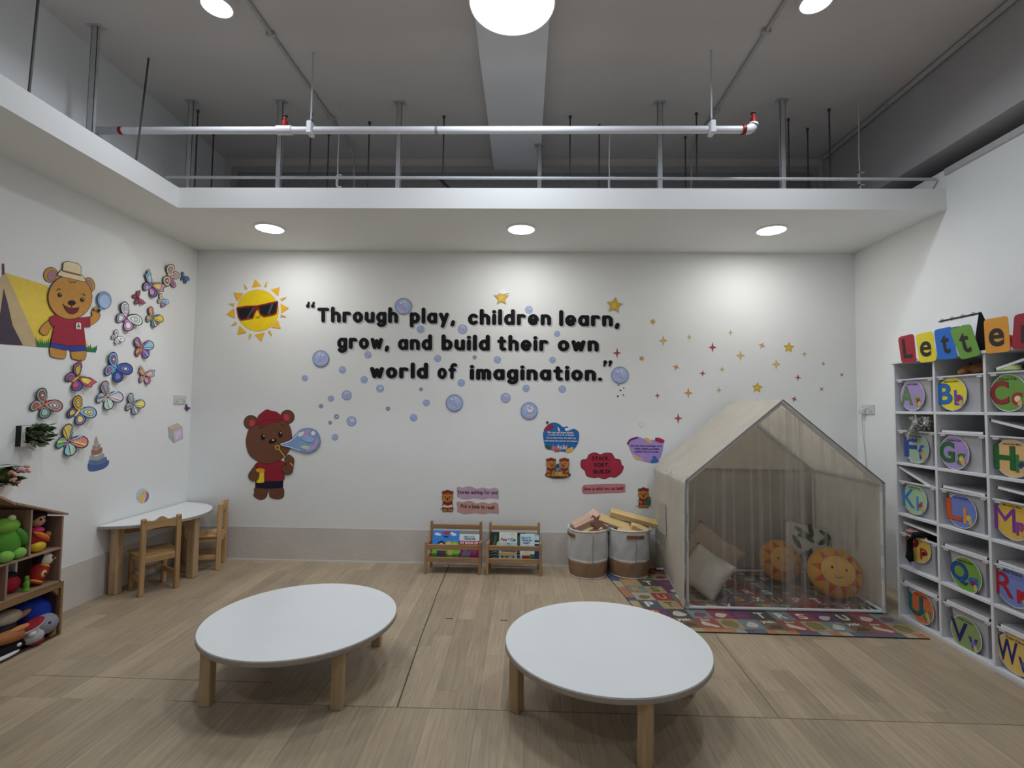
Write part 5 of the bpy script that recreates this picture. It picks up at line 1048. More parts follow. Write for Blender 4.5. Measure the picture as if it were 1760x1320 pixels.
W.shape('panel', [(575, 600), (590, 555), (650, 545), (680, 490), (750, 465), (820, 488), (880, 470), (960, 475), (1005, 540), (1065, 555), (1085, 615), (1108, 640), (1098, 685), (1065, 730), (1000, 770), (940, 762), (870, 790), (800, 770), (730, 775), (650, 750), (628, 690), (585, 650)], '#a03044', True, 6, '#3a1418', rough=.2)
for s, y, a, b, h in (('STACK,', 556, 712, 935, 46), ('SORT,', 640, 740, 935, 48), ('BUILD!', 724, 730, 948, 50)): hand_text(W, 'writing', s, a, b, y-3, h/1.45*.84, .155, '#2a1018', slope=.0)
t, W = sign('strip_sign', 'rosy pink strip sign reading Show us what you can build!', 1036, 840)
W.shape('panel', [(592, 920), (605, 885), (650, 872), (860, 862), (1100, 860), (1128, 880), (1126, 935), (1105, 960), (860, 968), (640, 977), (600, 960)], '#c07880', True, 4, '#7c444c')
hand_text(W, 'writing', 'Show us what you can build!', 608, 1110, 936, 22, .155, '#321418', slope=-.022)
t, W = sign('heart_sign', 'lilac heart shaped sign with small dark writing', 1110, 773)
W.shape('panel', [(1175, 345), (1210, 300), (1290, 265), (1350, 285), (1430, 310), (1500, 305), (1590, 310), (1610, 340), (1600, 440), (1560, 540), (1480, 590), (1350, 560), (1250, 510), (1200, 430)], '#a088c8', True, 3, '#7866a0')
W.stroke('plum_band', [(1162, 358), (1200, 300), (1290, 270)], 24, '#6a2a50'); W.shape('yellow_patch', [(1368, 288), (1410, 278), (1460, 310), (1465, 345), (1430, 335)], '#d0a854', True)
W.shape('red_patch', [(1512, 280), (1540, 272), (1620, 300), (1612, 340), (1520, 318)], '#a02848', True); W.shape('blue_patch', [(1450, 580), (1475, 545), (1480, 505), (1520, 510), (1535, 540), (1552, 555), (1548, 580), (1500, 590)], '#3868b0', True)
W.shape('tan_patch', [(1228, 470), (1260, 490), (1300, 515), (1350, 540), (1350, 560), (1270, 545), (1238, 515)], '#d2a886', True)
for s, y, a, b in (('Soft foam forms encourages us to', 388, 1200, 1590), ('THINK, CREATE, and WORK', 426, 1245, 1560), ('together with our friends!', 462, 1250, 1550)):
    o3, e1 = W.p((a, y)), W.p((b, y)); W.k += 1; font_text('writing', s, o3, (1, 0, 0), (0, 0, 1), (0, -1, 0), (e1-o3).length, .019, '#3a2a50', t, .025, lift=W.lift+W.step*W.k)
# small cartoon bears
def mini_bear(W, cx0, cy0, s, face='#b07840', turn=0, lap=None, legs=True):
    p = lambda q: (cx0+q[0]*s, cy0+q[1]*s); P_ = lambda l: [p(q) for q in l]
    for e in (-1, 1): W.shape('ear', P_(ell(e*56, -62, 24)), '#a06c3c', False, 4*s, '#33201a'); W.shape('inner_ear', P_(ell(e*56, -60, 13)), '#6e4a36', False)
    W.shape('body', P_([(-58, 60), (-66, 120), (-60, 190), (60, 190), (66, 120), (58, 60), (0, 45)]), '#8a2c30', True, 4*s, '#33201a')
    if legs:
        for e in (-1, 1): W.shape('leg', P_(ell(e*38, 178, 38, 24, e*12)), '#a87040', False, 4*s, '#33201a')
        for e in (-1, 1): W.shape('arm', P_(ell(e*44, 118, 34, 17, e*-28)), '#b07840', False, 3*s, '#33201a')
    W.shape('head', P_(ell(0, 0, 76, 74)), face, False, 4*s, '#33201a')
    W.shape('cap', P_([(-54, -46), (-44, -80), (0, -102), (44, -80), (56, -44), (20, -56), (-20, -54)]), '#8c2632', True, 3*s, '#3c1218')
    for e in (-1, 1): W.shape('eye', P_(ell(e*30+turn, -4, 8, 10)), '#1c1410', False)
    W.shape('nose', P_(ell(turn*1.3, 14, 12, 8)), '#1c1410', False); W.shape('mouth', P_([(-14+turn, 28), (14+turn, 28), (0+turn, 46)]), '#6a2420', True)
t, W = sign('bear_sticker', 'sticker of two cartoon bears in red caps building together', 958, 820)
W.shape('ground', ell(285, 742, 162, 46), '#6e5a34', False, 3, '#3a3020'); mini_bear(W, 198, 605, .78, turn=14); mini_bear(W, 364, 605, .78, turn=-14)
for x, y, w_, h_, c in ((255, 650, 26, 60, '#4a5a7c'), (283, 625, 26, 46, '#3a3c44'), (310, 655, 26, 52, '#6a7ea0'), (270, 725, 50, 56, '#b88a48'), (315, 728, 44, 52, '#c89a58'), (225, 735, 44, 46, '#a87c40'), (350, 740, 36, 40, '#b08444')): W.shape('toy_block', [(x-w_/2, y-h_/2), (x+w_/2, y-h_/2), (x+w_/2, y+h_/2), (x-w_/2, y+h_/2)], c, False, 1.5, '#3a2c1c')
t, W = sign('bear_sticker', 'sticker of one seated cartoon bear near the tent', 1106, 870)
W.shape('ground', ell(1362, 1135, 100, 14), '#c8b8a0', False); mini_bear(W, 1362, 985, .84); W.shape('green_toy', [(1390, 1060), (1440, 1040), (1448, 1110), (1400, 1115)], '#2e6a5a', True, 2, '#1c3a34'); W.shape('paw', ell(1434, 1035, 20, 16), '#8a5a34', False, 2, '#33201a')
def sign2(name, label, px, py): t = wall_thing(name, label, 'sign', px, py); return t, Wall(t, 'y', YW, 725, 830, 7.767)
t, W = sign2('bear_sticker', 'sticker of a reading cartoon bear left of the story banners', 769, 876)
W.shape('ground', ell(340, 345, 105, 18), '#b8b0ac', False); mini_bear(W, 345, 190, .95, legs=True); W.shape('open_book', [(275, 300), (310, 290), (345, 305), (385, 290), (420, 300), (405, 322), (345, 330), (285, 322)], '#d8c8b4', False, 2, '#4a3828')
wav = lambda a, b, y0, y1: [(a, y0+20), (a+25, y0), (a+80, y0+10), (a+175, y0-8), (a+265, y0+25), (a+350, y0+10), (a+430, y0+28), (a+510, y0+12), (b-10, y0+35), (b-8, (y0+y1)/2), (b, y1-10), (b-20, y1), (a+430, y1-8), (a+360, y1+5), (a+250, y1-8), (a+170, y1), (a+100, y1+5), (a+40, y1-15), (a+10, y1-25), (a+10, (y0+y1)/2)]
t, W = sign2('banner_sign', 'wavy lilac banner reading Stories waiting for you!', 821, 847)
W.shape('panel', wav(466, 1028, 55, 210), '#b89ab4', True, 2, '#8e7890'); hand_text(W, 'writing', 'Stories waiting for you!', 478, 1015, 142, 27, .155, '#241820', slope=.012)
t, W = sign2('banner_sign', 'wavy dusty pink banner reading Pick a book to read!', 821, 872)
W.shape('panel', wav(466, 1028, 250, 408), '#bc928e', True, 2, '#94706e'); hand_text(W, 'writing', 'Pick a book to read!', 520, 970, 328, 28, .155, '#241816', slope=.05)
# ================================================================== left wall
def lthing(name, label, cat, px, py, group=None): return thing(name, label, cat, at(px, py, 'x', XL), group=group)
# camping picture (crop at 0,440 x6.947)
t = lthing('tent_decal', 'yellow camping tent picture behind the hatted bear', 'wall decal', 60, 592); W = Wall(t, 'x', XL, 0, 440, 6.947, lift=.0004, step=.00025)
W.shape('tent_side', [(60, 200), (560, 352), (700, 560), (1000, 930), (1062, 1110), (460, 1088), (330, 780), (200, 490)], '#d8bc4a', False); W.shape('tent_front', [(-150, 560), (-60, 400), (0, 262), (50, 198), (72, 206), (200, 490), (330, 780), (455, 1086), (0, 1055), (-330, 1040)], '#b8a27c', False)
W.shape('tent_opening', [(-230, 1040), (-60, 760), (0, 680), (42, 382), (90, 560), (150, 830), (272, 1068), (0, 1052)], '#453a48', False); W.shape('tent_pole', [(20, 95), (34, 88), (48, 96), (54, 205), (22, 238)], '#5c3c3a', False)
for x0, x1, y0, y1, n in ((430, 610, 960, 1096, 8), (1012, 1160, 1040, 1152, 7)):
    pts = [(x0, y1-12)]
    for k in range(n): a = (x1-x0)/n; pts += [(x0+a*(k+.3)+(k-n/2)*4, y0+(k*37 % 50)), (x0+a*(k+.8), y1-60+(k*13 % 20))]
    W.shape('grass', pts+[(x1-20, y1), (x0+30, y1-8)], '#2f7044', False)
t = lthing('bear_decal', 'tan cartoon bear in a hat holding a magnifying glass', 'wall decal', 117, 618); W = Wall(t, 'x', XL, 0, 440, 6.947, lift=.0030, step=.00025)
TB, DK = '#b88540', '#33241c'
for x, y, a, b, ix, iy, ia, ib, ro in ((600, 225, 80, 88, 612, 236, 50, 58, 20), (1060, 345, 62, 86, 1050, 345, 36, 54, -15)): W.shape('ear', ell(x, y, a, b, ro), TB, False, 6, DK); W.shape('inner_ear', ell(ix, iy, ia, ib, ro), '#9c7484', False, 4, '#5c4038')
W.shape('arm', [(590, 765), (520, 810), (475, 870), (468, 905), (510, 942), (560, 930), (578, 880), (625, 830)], TB, True, 6, DK)
W.shape('leg', [(592, 1080), (680, 1090), (772, 1105), (772, 1200), (740, 1225), (620, 1205), (590, 1170)], TB, True, 6, DK); W.shape('leg', [(850, 1125), (940, 1120), (1010, 1110), (1010, 1215), (960, 1245), (860, 1225), (842, 1190)], TB, True, 6, DK)
W.shape('shorts', [(600, 1010), (800, 1055), (1010, 1050), (1012, 1128), (850, 1140), (815, 1116), (780, 1112), (768, 1124), (592, 1086)], '#2c3f94', False, 5, DK)
W.shape('arm', [(1050, 745), (1090, 715), (1085, 670), (1110, 640), (1150, 645), (1180, 690), (1175, 740), (1130, 790), (1055, 825)], TB, True, 6, DK)
W.shape('shirt', [(660, 702), (592, 728), (573, 765), (608, 837), (640, 830), (598, 1032), (800, 1072), (1010, 1066), (985, 847), (1062, 847), (1062, 722), (1000, 735), (830, 752), (720, 725)], '#94283a', False, 6, DK)
W.shape('head', ell(824, 492, 260, 258), TB, False, 7, DK)
W.shape('hat_brim', [(680, 212), (735, 172), (850, 200), (950, 222), (1002, 285), (990, 302), (850, 272), (700, 236)], '#d6c8a0', True, 6, DK); W.shape('hat_crown', [(733, 176), (745, 82), (790, 65), (920, 95), (950, 130), (952, 232), (850, 208)], '#d6c8a0', False, 6, DK); W.shape('hat_band', [(733, 166), (850, 196), (950, 220), (948, 240), (850, 218), (733, 188)], '#80584a', False)
W.stroke('hair_curl', [(805, 292), (830, 320), (850, 300), (875, 322), (895, 295)], 6, '#5c3e22')
for x, y in ((698, 466), (967, 522)): W.shape('eye', ell(x, y, 26), '#1e1814', False); W.shape('eye_glint', ell(x+6, y-9, 7), '#b8b4ac', False)
W.stroke('eyebrow', [(664, 408), (688, 390), (708, 402)], 7, DK); W.stroke('eyebrow', [(962, 456), (985, 456), (998, 478)], 7, DK)
W.shape('mouth', [(748, 596), (800, 618), (840, 628), (916, 622), (902, 664), (850, 690), (790, 665)], '#6c2030', True, 5, DK); W.stroke('smile', [(734, 568), (760, 604), (840, 628), (906, 622), (930, 604)], 6, DK)
W.stroke('nose_line', [(838, 590), (838, 626)], 6, DK, smooth=False); W.shape('nose', ell(840, 558, 44, 30, 5), '#1e1612', False)
W.shape('badge', [(886, 812), (900, 796), (935, 796), (946, 812), (946, 876), (886, 872)], '#dcdcdc', False); W.shape('badge_mark', ell(916, 815, 10), '#3a3a3c', False); W.shape('badge_mark', [(898, 850), (903, 828), (930, 828), (936, 850)], '#4a4a4c', False)
for y in (857, 865): W.stroke('badge_line', [(896, y), (936, y)], 3, '#5a5a5c', smooth=False)
W.stroke('glass_handle', [(1160, 655), (1192, 604)], 22, '#8fa8cc', smooth=False); W.stroke('glass_grip', [(1150, 668), (1172, 634)], 34, '#26262e', smooth=False)
W.shape('glass_rim', ell(1225, 527, 82, 102, -8), '#7f96bc', False, 3, '#50607c'); W.shape('glass_lens', ell(1227, 540, 62, 78, -8), '#a0bade', False); W.shape('paw_finger', ell(1118, 628, 18, 22), TB, False, 4, DK)
# ------------------------------------------------------------------ paper butterflies with lifted wings
KA, KB = '#2b2530', None
BUT = [(291, 476, 31, -78, 'ring', ('#d8cf9a', '#8a6f98', '#c8869c'), ('#e0dcae', '#c49ab4', '#d8d0b8'), '#b86a78', 'yellow and purple paper butterfly topmost on the left wall'),
 (315, 478, 15, 25, 'plain', ('#5a7896', '#5a7896', '#44608a'), ('#5a74a8', '#4a66a0', '#44608a'), '#3c5070', 'small blue paper butterfly nearest the top corner'),
 (258, 491, 33, 28, 'jag', ('#8ab0c8', '#a8c4d0', '#9a6a9a'), ('#c890b0', '#dcc06a', '#6a5a98'), '#b07a9c', 'paper butterfly with pale blue and pink wings near the top'),
 (235, 513, 19, 62, 'jag', ('#8c4a58', '#8c4a58', '#7a3c4c'), ('#8c4a58', '#96525e', '#7a3c4c'), '#6a3040', 'small maroon paper butterfly with pointed wings'),
 (277, 517, 18, 32, 'ring', ('#c8c49a', '#9aa4a0', '#a8a890'), ('#9cc0dc', '#5a9ac8', '#a86a8c'), '#8ab0c8', 'small pale blue spotted paper butterfly'),
 (216, 546, 38, 36, 'ring', ('#c4c4d8', '#d8d8e0', '#a4a0b4'), ('#c0d8c8', '#dcdce8', '#b884b8'), '#8a4a60', 'big white and pastel ringed paper butterfly'),
 (261, 546, 27, 30, 'fan', ('#c4886c', '#d8b896', '#8a9484'), ('#dcb850', '#e4c83c', '#6070a4'), '#8c7a70', 'yellow striped paper butterfly right of the ringed white one'),
 (199, 580, 19, 45, 'ring', ('#c8c4c8', '#8a868c', '#b4b0b4'), ('#d8d6d8', '#a4a2a8', '#c0bec2'), '#6c686c', 'small black and white paper butterfly'),
 (242, 598, 31, 6, 'fan', ('#8c6aa4', '#d8bc5a', '#b45a6c'), ('#9ab8c8', '#78b4dc', '#8c5aa0'), '#c08a50', 'purple and light blue striped paper butterfly'),
 (197, 633, 40, 32, 'ring', ('#7fa8dc', '#9c6a90', '#7fa8dc'), ('#4a5ca8', '#6a78b8', '#3a4c9c'), '#54a4a8', 'bright blue ringed paper butterfly'),
 (247, 646, 25, 10, 'jag', ('#c8a080', '#c8a080', '#a8889a'), ('#b8a0c4', '#d8b48c', '#c06a70'), '#c89a58', 'small orange and lilac paper butterfly below the striped one'),
 (131, 650, 38, 52, 'jag', ('#9c5a74', '#c0ae58', '#8c6a94'), ('#c4505c', '#d0c45c', '#5a52a0'), '#bcb450', 'red and yellow paper butterfly with pointed wings'),
 (182, 681, 38, 36, 'fan', ('#a498a4', '#8c8494', '#a8b8c4'), ('#c4b8d0', '#d8d4a8', '#a8c4cc'), '#c8a888', 'pale grey lilac striped paper butterfly'),
 (73, 695, 40, 40, 'ring', ('#8c9a90', '#b0605c', '#a8a4a4'), ('#c0807c', '#9cb0b0', '#6a8a78'), '#b4604c', 'grey red and green ringed paper butterfly nearest the upper planter'),
 (134, 707, 39, 40, 'ring', ('#c89a50', '#d8c454', '#5a5aa4'), ('#8cb4dc', '#dcd070', '#7a6ab4'), '#dcd060', 'multicoloured ringed paper butterfly with yellow body'),
 (227, 695, 29, 28, 'fan', ('#a8b4b8', '#98a4a4', '#a49ca8'), ('#e0c86c', '#e4dc8c', '#8090b8'), '#8a98a8', 'small cream and blue striped paper butterfly'),
 (117, 758, 42, 42, 'fan', ('#d8b46c', '#d8d070', '#6ab098'), ('#d8807c', '#dcd070', '#84c0d4'), '#a05a9c', 'large yellow orange and teal striped paper butterfly'),
 (320, 701, 9, 40, 'plain', ('#6a3c74', '#6a3c74', '#5a3064'), ('#6a3c74', '#7a4484', '#5a3064'), '#3a2040', 'tiny purple paper butterfly beside the wall socket')]
def butterfly(px, py, hpx, rot, style, cl, crr, body, label):
    t = lthing('paper_butterfly', label, 'butterfly', px, py, group='paper butterflies'); c = at(px, py, 'x', XL); S = hpx*(c-EYE).dot(fwd)/FPX*.70
    a = R(rot); Ub = Vector((0, math.sin(a), math.cos(a))); Vb = Vector((0, math.cos(a), -math.sin(a))); N_ = Vector((1, 0, 0))     # Ub: head, Vb: right wing
    small = hpx < 22
    def put(name, pts, side, lift, cc, par, k):
        d = Vb*side*math.cos(lift)+N_*math.sin(lift); nn = N_*math.cos(lift)-Vb*side*math.sin(lift)
        bm = BM(); q = [c+N_*.004+d*(u*S)+Ub*(v*S)+nn*(.0006*k) for u, v in pts]
        if side < 0: q = q[::-1]
        prism(bm, q, nn, .0005); return ob(name, bm, paint(cc, .7, .1, 60., gain=1.3), par, world=True)
    for side, cs, lift in ((1, crr, R(20)), (-1, cl, R(8))):
        if style == 'jag': up = [(.05, .05), (.10, .30), (.45, .68), (.92, .80), (.86, .45), (.95, .22), (.70, .06), (.45, -.02)]; sm = False
        else: up = cr([(.05, .0), (.12, .35), (.38, .66), (.72, .68), (.92, .42), (.84, .12), (.5, -.04)]); sm = True
        dn = cr([(.05, -.08), (.4, -.06), (.62, -.25), (.62, -.56), (.42, -.76), (.2, -.66), (.08, -.36)])
        for nm, pts, col_ in (('upper_wing', up, cs[0]), ('lower_wing', dn, cs[2])):
            w_ = put(nm, grow(pts, .035), side, lift, KA, t, 1)
            m_ = (sum(p[0] for p in pts)/len(pts), sum(p[1] for p in pts)/len(pts)); g = lambda k, o=(0, 0): [(m_[0]+(p[0]-m_[0])*k+o[0], m_[1]+(p[1]-m_[1])*k+o[1]) for p in pts]
            put('wing_fill', g(.93), side, lift, col_, w_, 2)
            if style == 'ring' and not small:
                put('wing_line', g(.62), side, lift, KA, w_, 3); put('wing_patch', g(.53), side, lift, cs[1], w_, 4)
                if nm == 'upper_wing': put('wing_line', ell(*m_, .13, n=14), side, lift, KA, w_, 5); put('wing_spot', ell(*m_, .09, n=12), side, lift, '#d8ccd0', w_, 6)
            elif style == 'fan' or (style == 'jag' and not small):
                if style == 'fan':
                    far = sorted(pts, key=lambda p: math.atan2(p[1]+.05, p[0]))
                    n = len(far); b = (.06, .02 if nm == 'upper_wing' else -.1)
                    for q, cc in ((1, cs[1]), (2, cs[0] if nm == 'lower_wing' else cs[2])) if nm == 'upper_wing' else ((1, cs[1]),):
                        e = far[int(n*q/3)] if nm == 'upper_wing' else far[n//2]; dx, dy = e[0]-b[0], e[1]-b[1]; l = math.hypot(dx, dy); nx, ny = -dy/l, dx/l; k = .93
                        put('wing_stripe', [(b[0]+nx*.01, b[1]+ny*.01), (b[0]+dx*k+nx*.02, b[1]+dy*k+ny*.02), (b[0]+dx*k*.97+nx*.16, b[1]+dy*k*.93+ny*.16), (b[0]+nx*.05, b[1]+ny*.05)], side, lift, cc, w_, 3)
                        put('wing_line', [(b[0]-nx*.014, b[1]-ny*.014), (b[0]+dx*k-nx*.014, b[1]+dy*k-ny*.014), (b[0]+dx*k+nx*.014, b[1]+dy*k+ny*.014), (b[0]+nx*.014, b[1]+ny*.014)], side, lift, KA, w_, 4)
                else: put('wing_line', g(.66, (-.08, -.02)), side, lift, KA, w_, 3); put('wing_patch', g(.58, (-.09, -.02)), side, lift, cs[1] if nm == 'upper_wing' else cs[0], w_, 4)
            elif small and style != 'plain': put('wing_spot', ell(*m_, .14, n=10), side, lift, cs[1], w_, 3)
        bm = BM(); tube(bm, [c+N_*.008+Ub*(.18*S)+Vb*(side*.02*S), c+N_*.010+Ub*(.42*S)+Vb*(side*.08*S), c+N_*.012+Ub*(.52*S)+Vb*(side*.18*S), c+N_*.012+Ub*(.47*S)+Vb*(side*.24*S)], .012*S, 6); ob('antenna', bm, paint(KA, .6), t, world=True)
    bm = BM(); Mx = Matrix((Vb, Ub, N_)).transposed().to_4x4()
    ball(bm, c+N_*.005-Ub*(.1*S), (.075*S, .36*S, .03*S), Mx, 12, 8); ob('body', bm, paint(body, .7, gain=1.3), t, world=True, smooth='all')
    bm = BM(); ball(bm, c+N_*.006+Ub*(.25*S), .085*S, Mx, 10, 8); ob('head', bm, paint(body, .7, gain=1.2), t, world=True, smooth='all')
for b in BUT: butterfly(*b)
# ------------------------------------------------------------------ toy pictures
t = lthing('cube_decal', 'watercolour picture of a pastel toy cube near the corner', 'wall decal', 302, 745); W = Wall(t, 'x', XL, 0, 420, 3.144)
W.shape('outline', [(907, 988), (958, 966), (985, 985), (988, 1050), (938, 1074), (912, 1046)], '#9a9a94', False); W.shape('top_face', [(909, 988), (957, 968), (983, 985), (930, 1003)], '#c8b898', False)
W.shape('left_face', [(909, 991), (928, 1005), (936, 1070), (914, 1044)], '#a4b0a4', False); W.shape('front_face', [(932, 1005), (983, 988), (986, 1048), (940, 1070)], '#c4b0c8', False); W.shape('window_print', [(944, 1015), (974, 1004), (976, 1040), (948, 1054)], '#d4c4d4', False)
t = lthing('ring_tower_decal', 'picture of a blue grey and red stacking ring toy', 'wall decal', 168, 810); W = Wall(t, 'x', XL, 0, 420, 3.144)
for n, pts, c in (('base_ring', [(478, 1182), (530, 1180), (583, 1165), (585, 1190), (560, 1212), (510, 1226), (478, 1222)], '#4a6296'), ('blue_ring', [(484, 1165), (530, 1168), (570, 1148), (574, 1170), (535, 1190), (482, 1188)], '#60749c'), ('grey_ring', [(488, 1140), (520, 1145), (556, 1128), (560, 1150), (530, 1166), (488, 1164)], '#98a09c'), ('red_ring', [(496, 1108), (520, 1112), (548, 1096), (550, 1122), (530, 1134), (497, 1138)], '#9c6a60'), ('stone_ring', [(503, 1085), (520, 1090), (538, 1078), (540, 1096), (522, 1106), (503, 1104)], '#9c8c84'), ('tip', [(510, 1066), (515, 1043), (522, 1040), (527, 1062), (530, 1078), (512, 1084)], '#a49c94')): W.shape(n, pts, c, True)
t = lthing('ball_decal', 'picture of a striped beach ball above the half moon table', 'wall decal', 245, 852); W = Wall(t, 'x', XL, 160, 840, 6.6)
W.shape('ball', ell(562, 82, 68, 80, 8), '#c4c8d4', False, 3, '#8a8690'); W.shape('blue_panel', [(580, 12), (540, 30), (505, 80), (500, 115), (515, 130), (540, 90), (580, 30)], '#a8bccc', True); W.shape('yellow_panel', [(583, 25), (545, 60), (520, 110), (530, 145), (560, 158), (580, 110), (592, 50)], '#d8b458', True); W.shape('purple_panel', [(595, 28), (600, 80), (580, 150), (605, 140), (625, 105), (628, 60)], '#a4689c', True); W.shape('hub', ell(590, 16, 12, 10), '#dcc8d4', False)
# ------------------------------------------------------------------ wall planters
def planter(label, y0, y1, z0, z1, depth, leaf, flower, seed):
    t = thing('wall_planter', label, 'planter', (XL, (y0+y1)/2, z0)); d = depth*.6; wm_ = paint((232, 232, 232), .5)
    bm = BM(); f = .020
    for lo, hi in (((XL+d-.006, y0, z0), (XL+d, y1, z0+f)), ((XL+d-.006, y0, z1-f*.5), (XL+d, y1, z1)), ((XL+d-.006, y0, z0+f), (XL+d, y0+f, z1-f*.5)), ((XL+d-.006, y1-f*.5, z0+f), (XL+d, y1, z1-f*.5))): box(bm, lo, hi)
    ob('frame', bm, wm_, t, world=True)
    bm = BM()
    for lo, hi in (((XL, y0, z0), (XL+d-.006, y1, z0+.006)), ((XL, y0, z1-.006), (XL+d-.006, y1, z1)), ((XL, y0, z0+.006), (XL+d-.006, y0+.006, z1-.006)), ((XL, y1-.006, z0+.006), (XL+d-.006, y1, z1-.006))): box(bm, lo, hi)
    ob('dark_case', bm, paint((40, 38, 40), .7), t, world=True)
    bm = BM(); box(bm, (XL+.002, y0+.006, z0+.006), (XL+.012, y1-.006, z1-.006)); ob('moss_backing', bm, paint((30, 38, 24), .95, .3, 60., bump=.6), t, world=True)
    rg = random.Random(seed)
    for k in range(120 if not flower else 70):
        p = Vector((XL+.015, rg.uniform(y0+f, y1-f*.5), rg.uniform(z0+f, z1-f*.5))); dr = Vector((1, rg.gauss(.12, .38), rg.gauss(-.02, .32))).normalized(); l = rg.uniform(.05, .135 if not flower else .10)
        e = p+dr*l; bm = BM(); a_, b_ = frame(dr); th = rg.uniform(0, 6.28); s_ = (a_*math.cos(th)+b_*math.sin(th))*rg.uniform(.009, .015); q = p+(e-p)*.72
        vs_ = [bm.verts.new(v) for v in (p+(e-p)*.45, q+s_, e, q-s_)]; bm.faces.new(vs_); bmesh.ops.solidify(bm, geom=list(bm.faces), thickness=.0012)
        ob('leaf', bm, paint(rg.choice(leaf), .8, gain=2.1), t, world=True)
    if flower:
        for k in range(9):
            p = Vector((XL+rg.uniform(.07, .12), rg.uniform(y0+.05, y1+.03), rg.uniform(z0+.01, z1-.015))); dr = Vector((1, rg.gauss(.3, .5), rg.gauss(0, .5))).normalized(); bm = BM(); M = dr.to_track_quat('Z', 'Y').to_matrix().to_4x4()
            ball(bm, p, (.011, .011, .020), M, 10, 7); o = ob('blossom', bm, paint(rg.choice([(206, 150, 144), (214, 164, 154), (190, 130, 128)]), .8), t, world=True, smooth='all')
            bm = BM(); tube(bm, [(XL+.02, p.y-.02, p.z), p], .002, 5); ob('stem', bm, paint((88, 96, 56), .8), o, world=True)
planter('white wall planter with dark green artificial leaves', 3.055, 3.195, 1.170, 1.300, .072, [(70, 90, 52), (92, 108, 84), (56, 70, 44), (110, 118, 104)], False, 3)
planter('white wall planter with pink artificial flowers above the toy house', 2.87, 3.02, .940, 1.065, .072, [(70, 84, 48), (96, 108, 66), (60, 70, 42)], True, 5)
# ================================================================== toy house on its crate
XF = -2.89; XBK = XL+.012
hw_ = wood((146, 116, 96), (170, 138, 116), 'Y'); hv = wood((140, 112, 96), (164, 134, 116), 'Z')
t = thing('toy_house', 'open fronted wooden dolls house full of soft toys', 'dolls house', (-3.02, 2.75, .327)); ZB, ZM = .327, .545
def hb(n, lo, hi, m=None): bm = BM(); box(bm, lo, hi, .0012); return ob(n, bm, m or hw_, t, world=True)
hb('bottom_board', (XBK, 2.30, ZB), (XF, 3.115, ZB+.012)); hb('floor_board', (XBK, 2.30, ZM-.012), (XF, 3.103, ZM)); hb('end_wall', (XBK, 3.103, ZB), (XF, 3.115, .735), hv)
hb('partition', (XBK, 2.90, ZM), (XF, 2.912, .815), hv); hb('partition', (XBK, 2.776, ZB+.012), (XF, 2.788, ZM-.012), hv); hb('end_wall', (XBK, 2.30, ZB), (XF, 2.312, .80), hv)
def slope(n, a, b): bm = BM(); bar(bm, (( XBK+XF)/2+.004, *a), ((XBK+XF)/2+.004, *b), (XF-XBK)+.012, .011, (0, 0, 1)); return ob(n, bm, hw_, t, world=True)
slope('roof_board', (3.135, .742), (2.80, .873)); slope('roof_board', (2.80, .868), (2.56, 1.02)); slope('roof_board', (2.56, 1.02), (2.29, .82))
bm = BM(); prism(bm, [Vector((XBK+.006, y, z)) for y, z in ((2.31, ZM), (2.9, ZM), (2.9, .82), (2.8, .86), (2.56, 1.01), (2.31, .81))], (1, 0, 0), .005); ob('back_panel', bm, paint((206, 204, 202), .7), t, world=True)
bm = BM(); lathe(bm, [(.004, 0), (.004, .001)], (XF-.03, 2.77, .893), 8); ob('screw', bm, paint((60, 50, 44), .5), t, world=True)
t = thing('wooden_crate', 'dark brown wooden crate beneath the dolls house stuffed with plush toys', 'crate', (-3.02, 2.75, 0)); cm = wood((120, 92, 58), (150, 118, 78), 'Y'); cd = wood((64, 48, 36), (84, 64, 48), 'Z')
hb('top_board', (XBK, 2.25, .292), (XF+.004, 3.135, .326), cm); hb('end_wall', (XBK, 3.118, 0), (XF+.004, 3.135, .292), cm); hb('end_lining', (XBK, 3.106, .012), (XF-.012, 3.118, .292), cd); hb('bottom_board', (XBK, 2.25, 0), (XF+.002, 3.118, .012), cd); hb('end_wall', (XBK, 2.25, 0), (XF+.004, 2.267, .292), cm)
y = 3.10
for k in range(7):
    hb('back_slat', (XBK, y-.105, .012), (XBK+.010, y, .292), cd); y -= .122
for z, s in ((.292, -1), (.012, 1)):
    bm = BM(); prism(bm, [Vector((XF-.002, 3.106, z)), Vector((XF-.002, 3.066, z)), Vector((XF-.002, 3.106, z+s*.045))], (1, 0, 0), .02); ob('corner_brace', bm, cm, t, world=True)
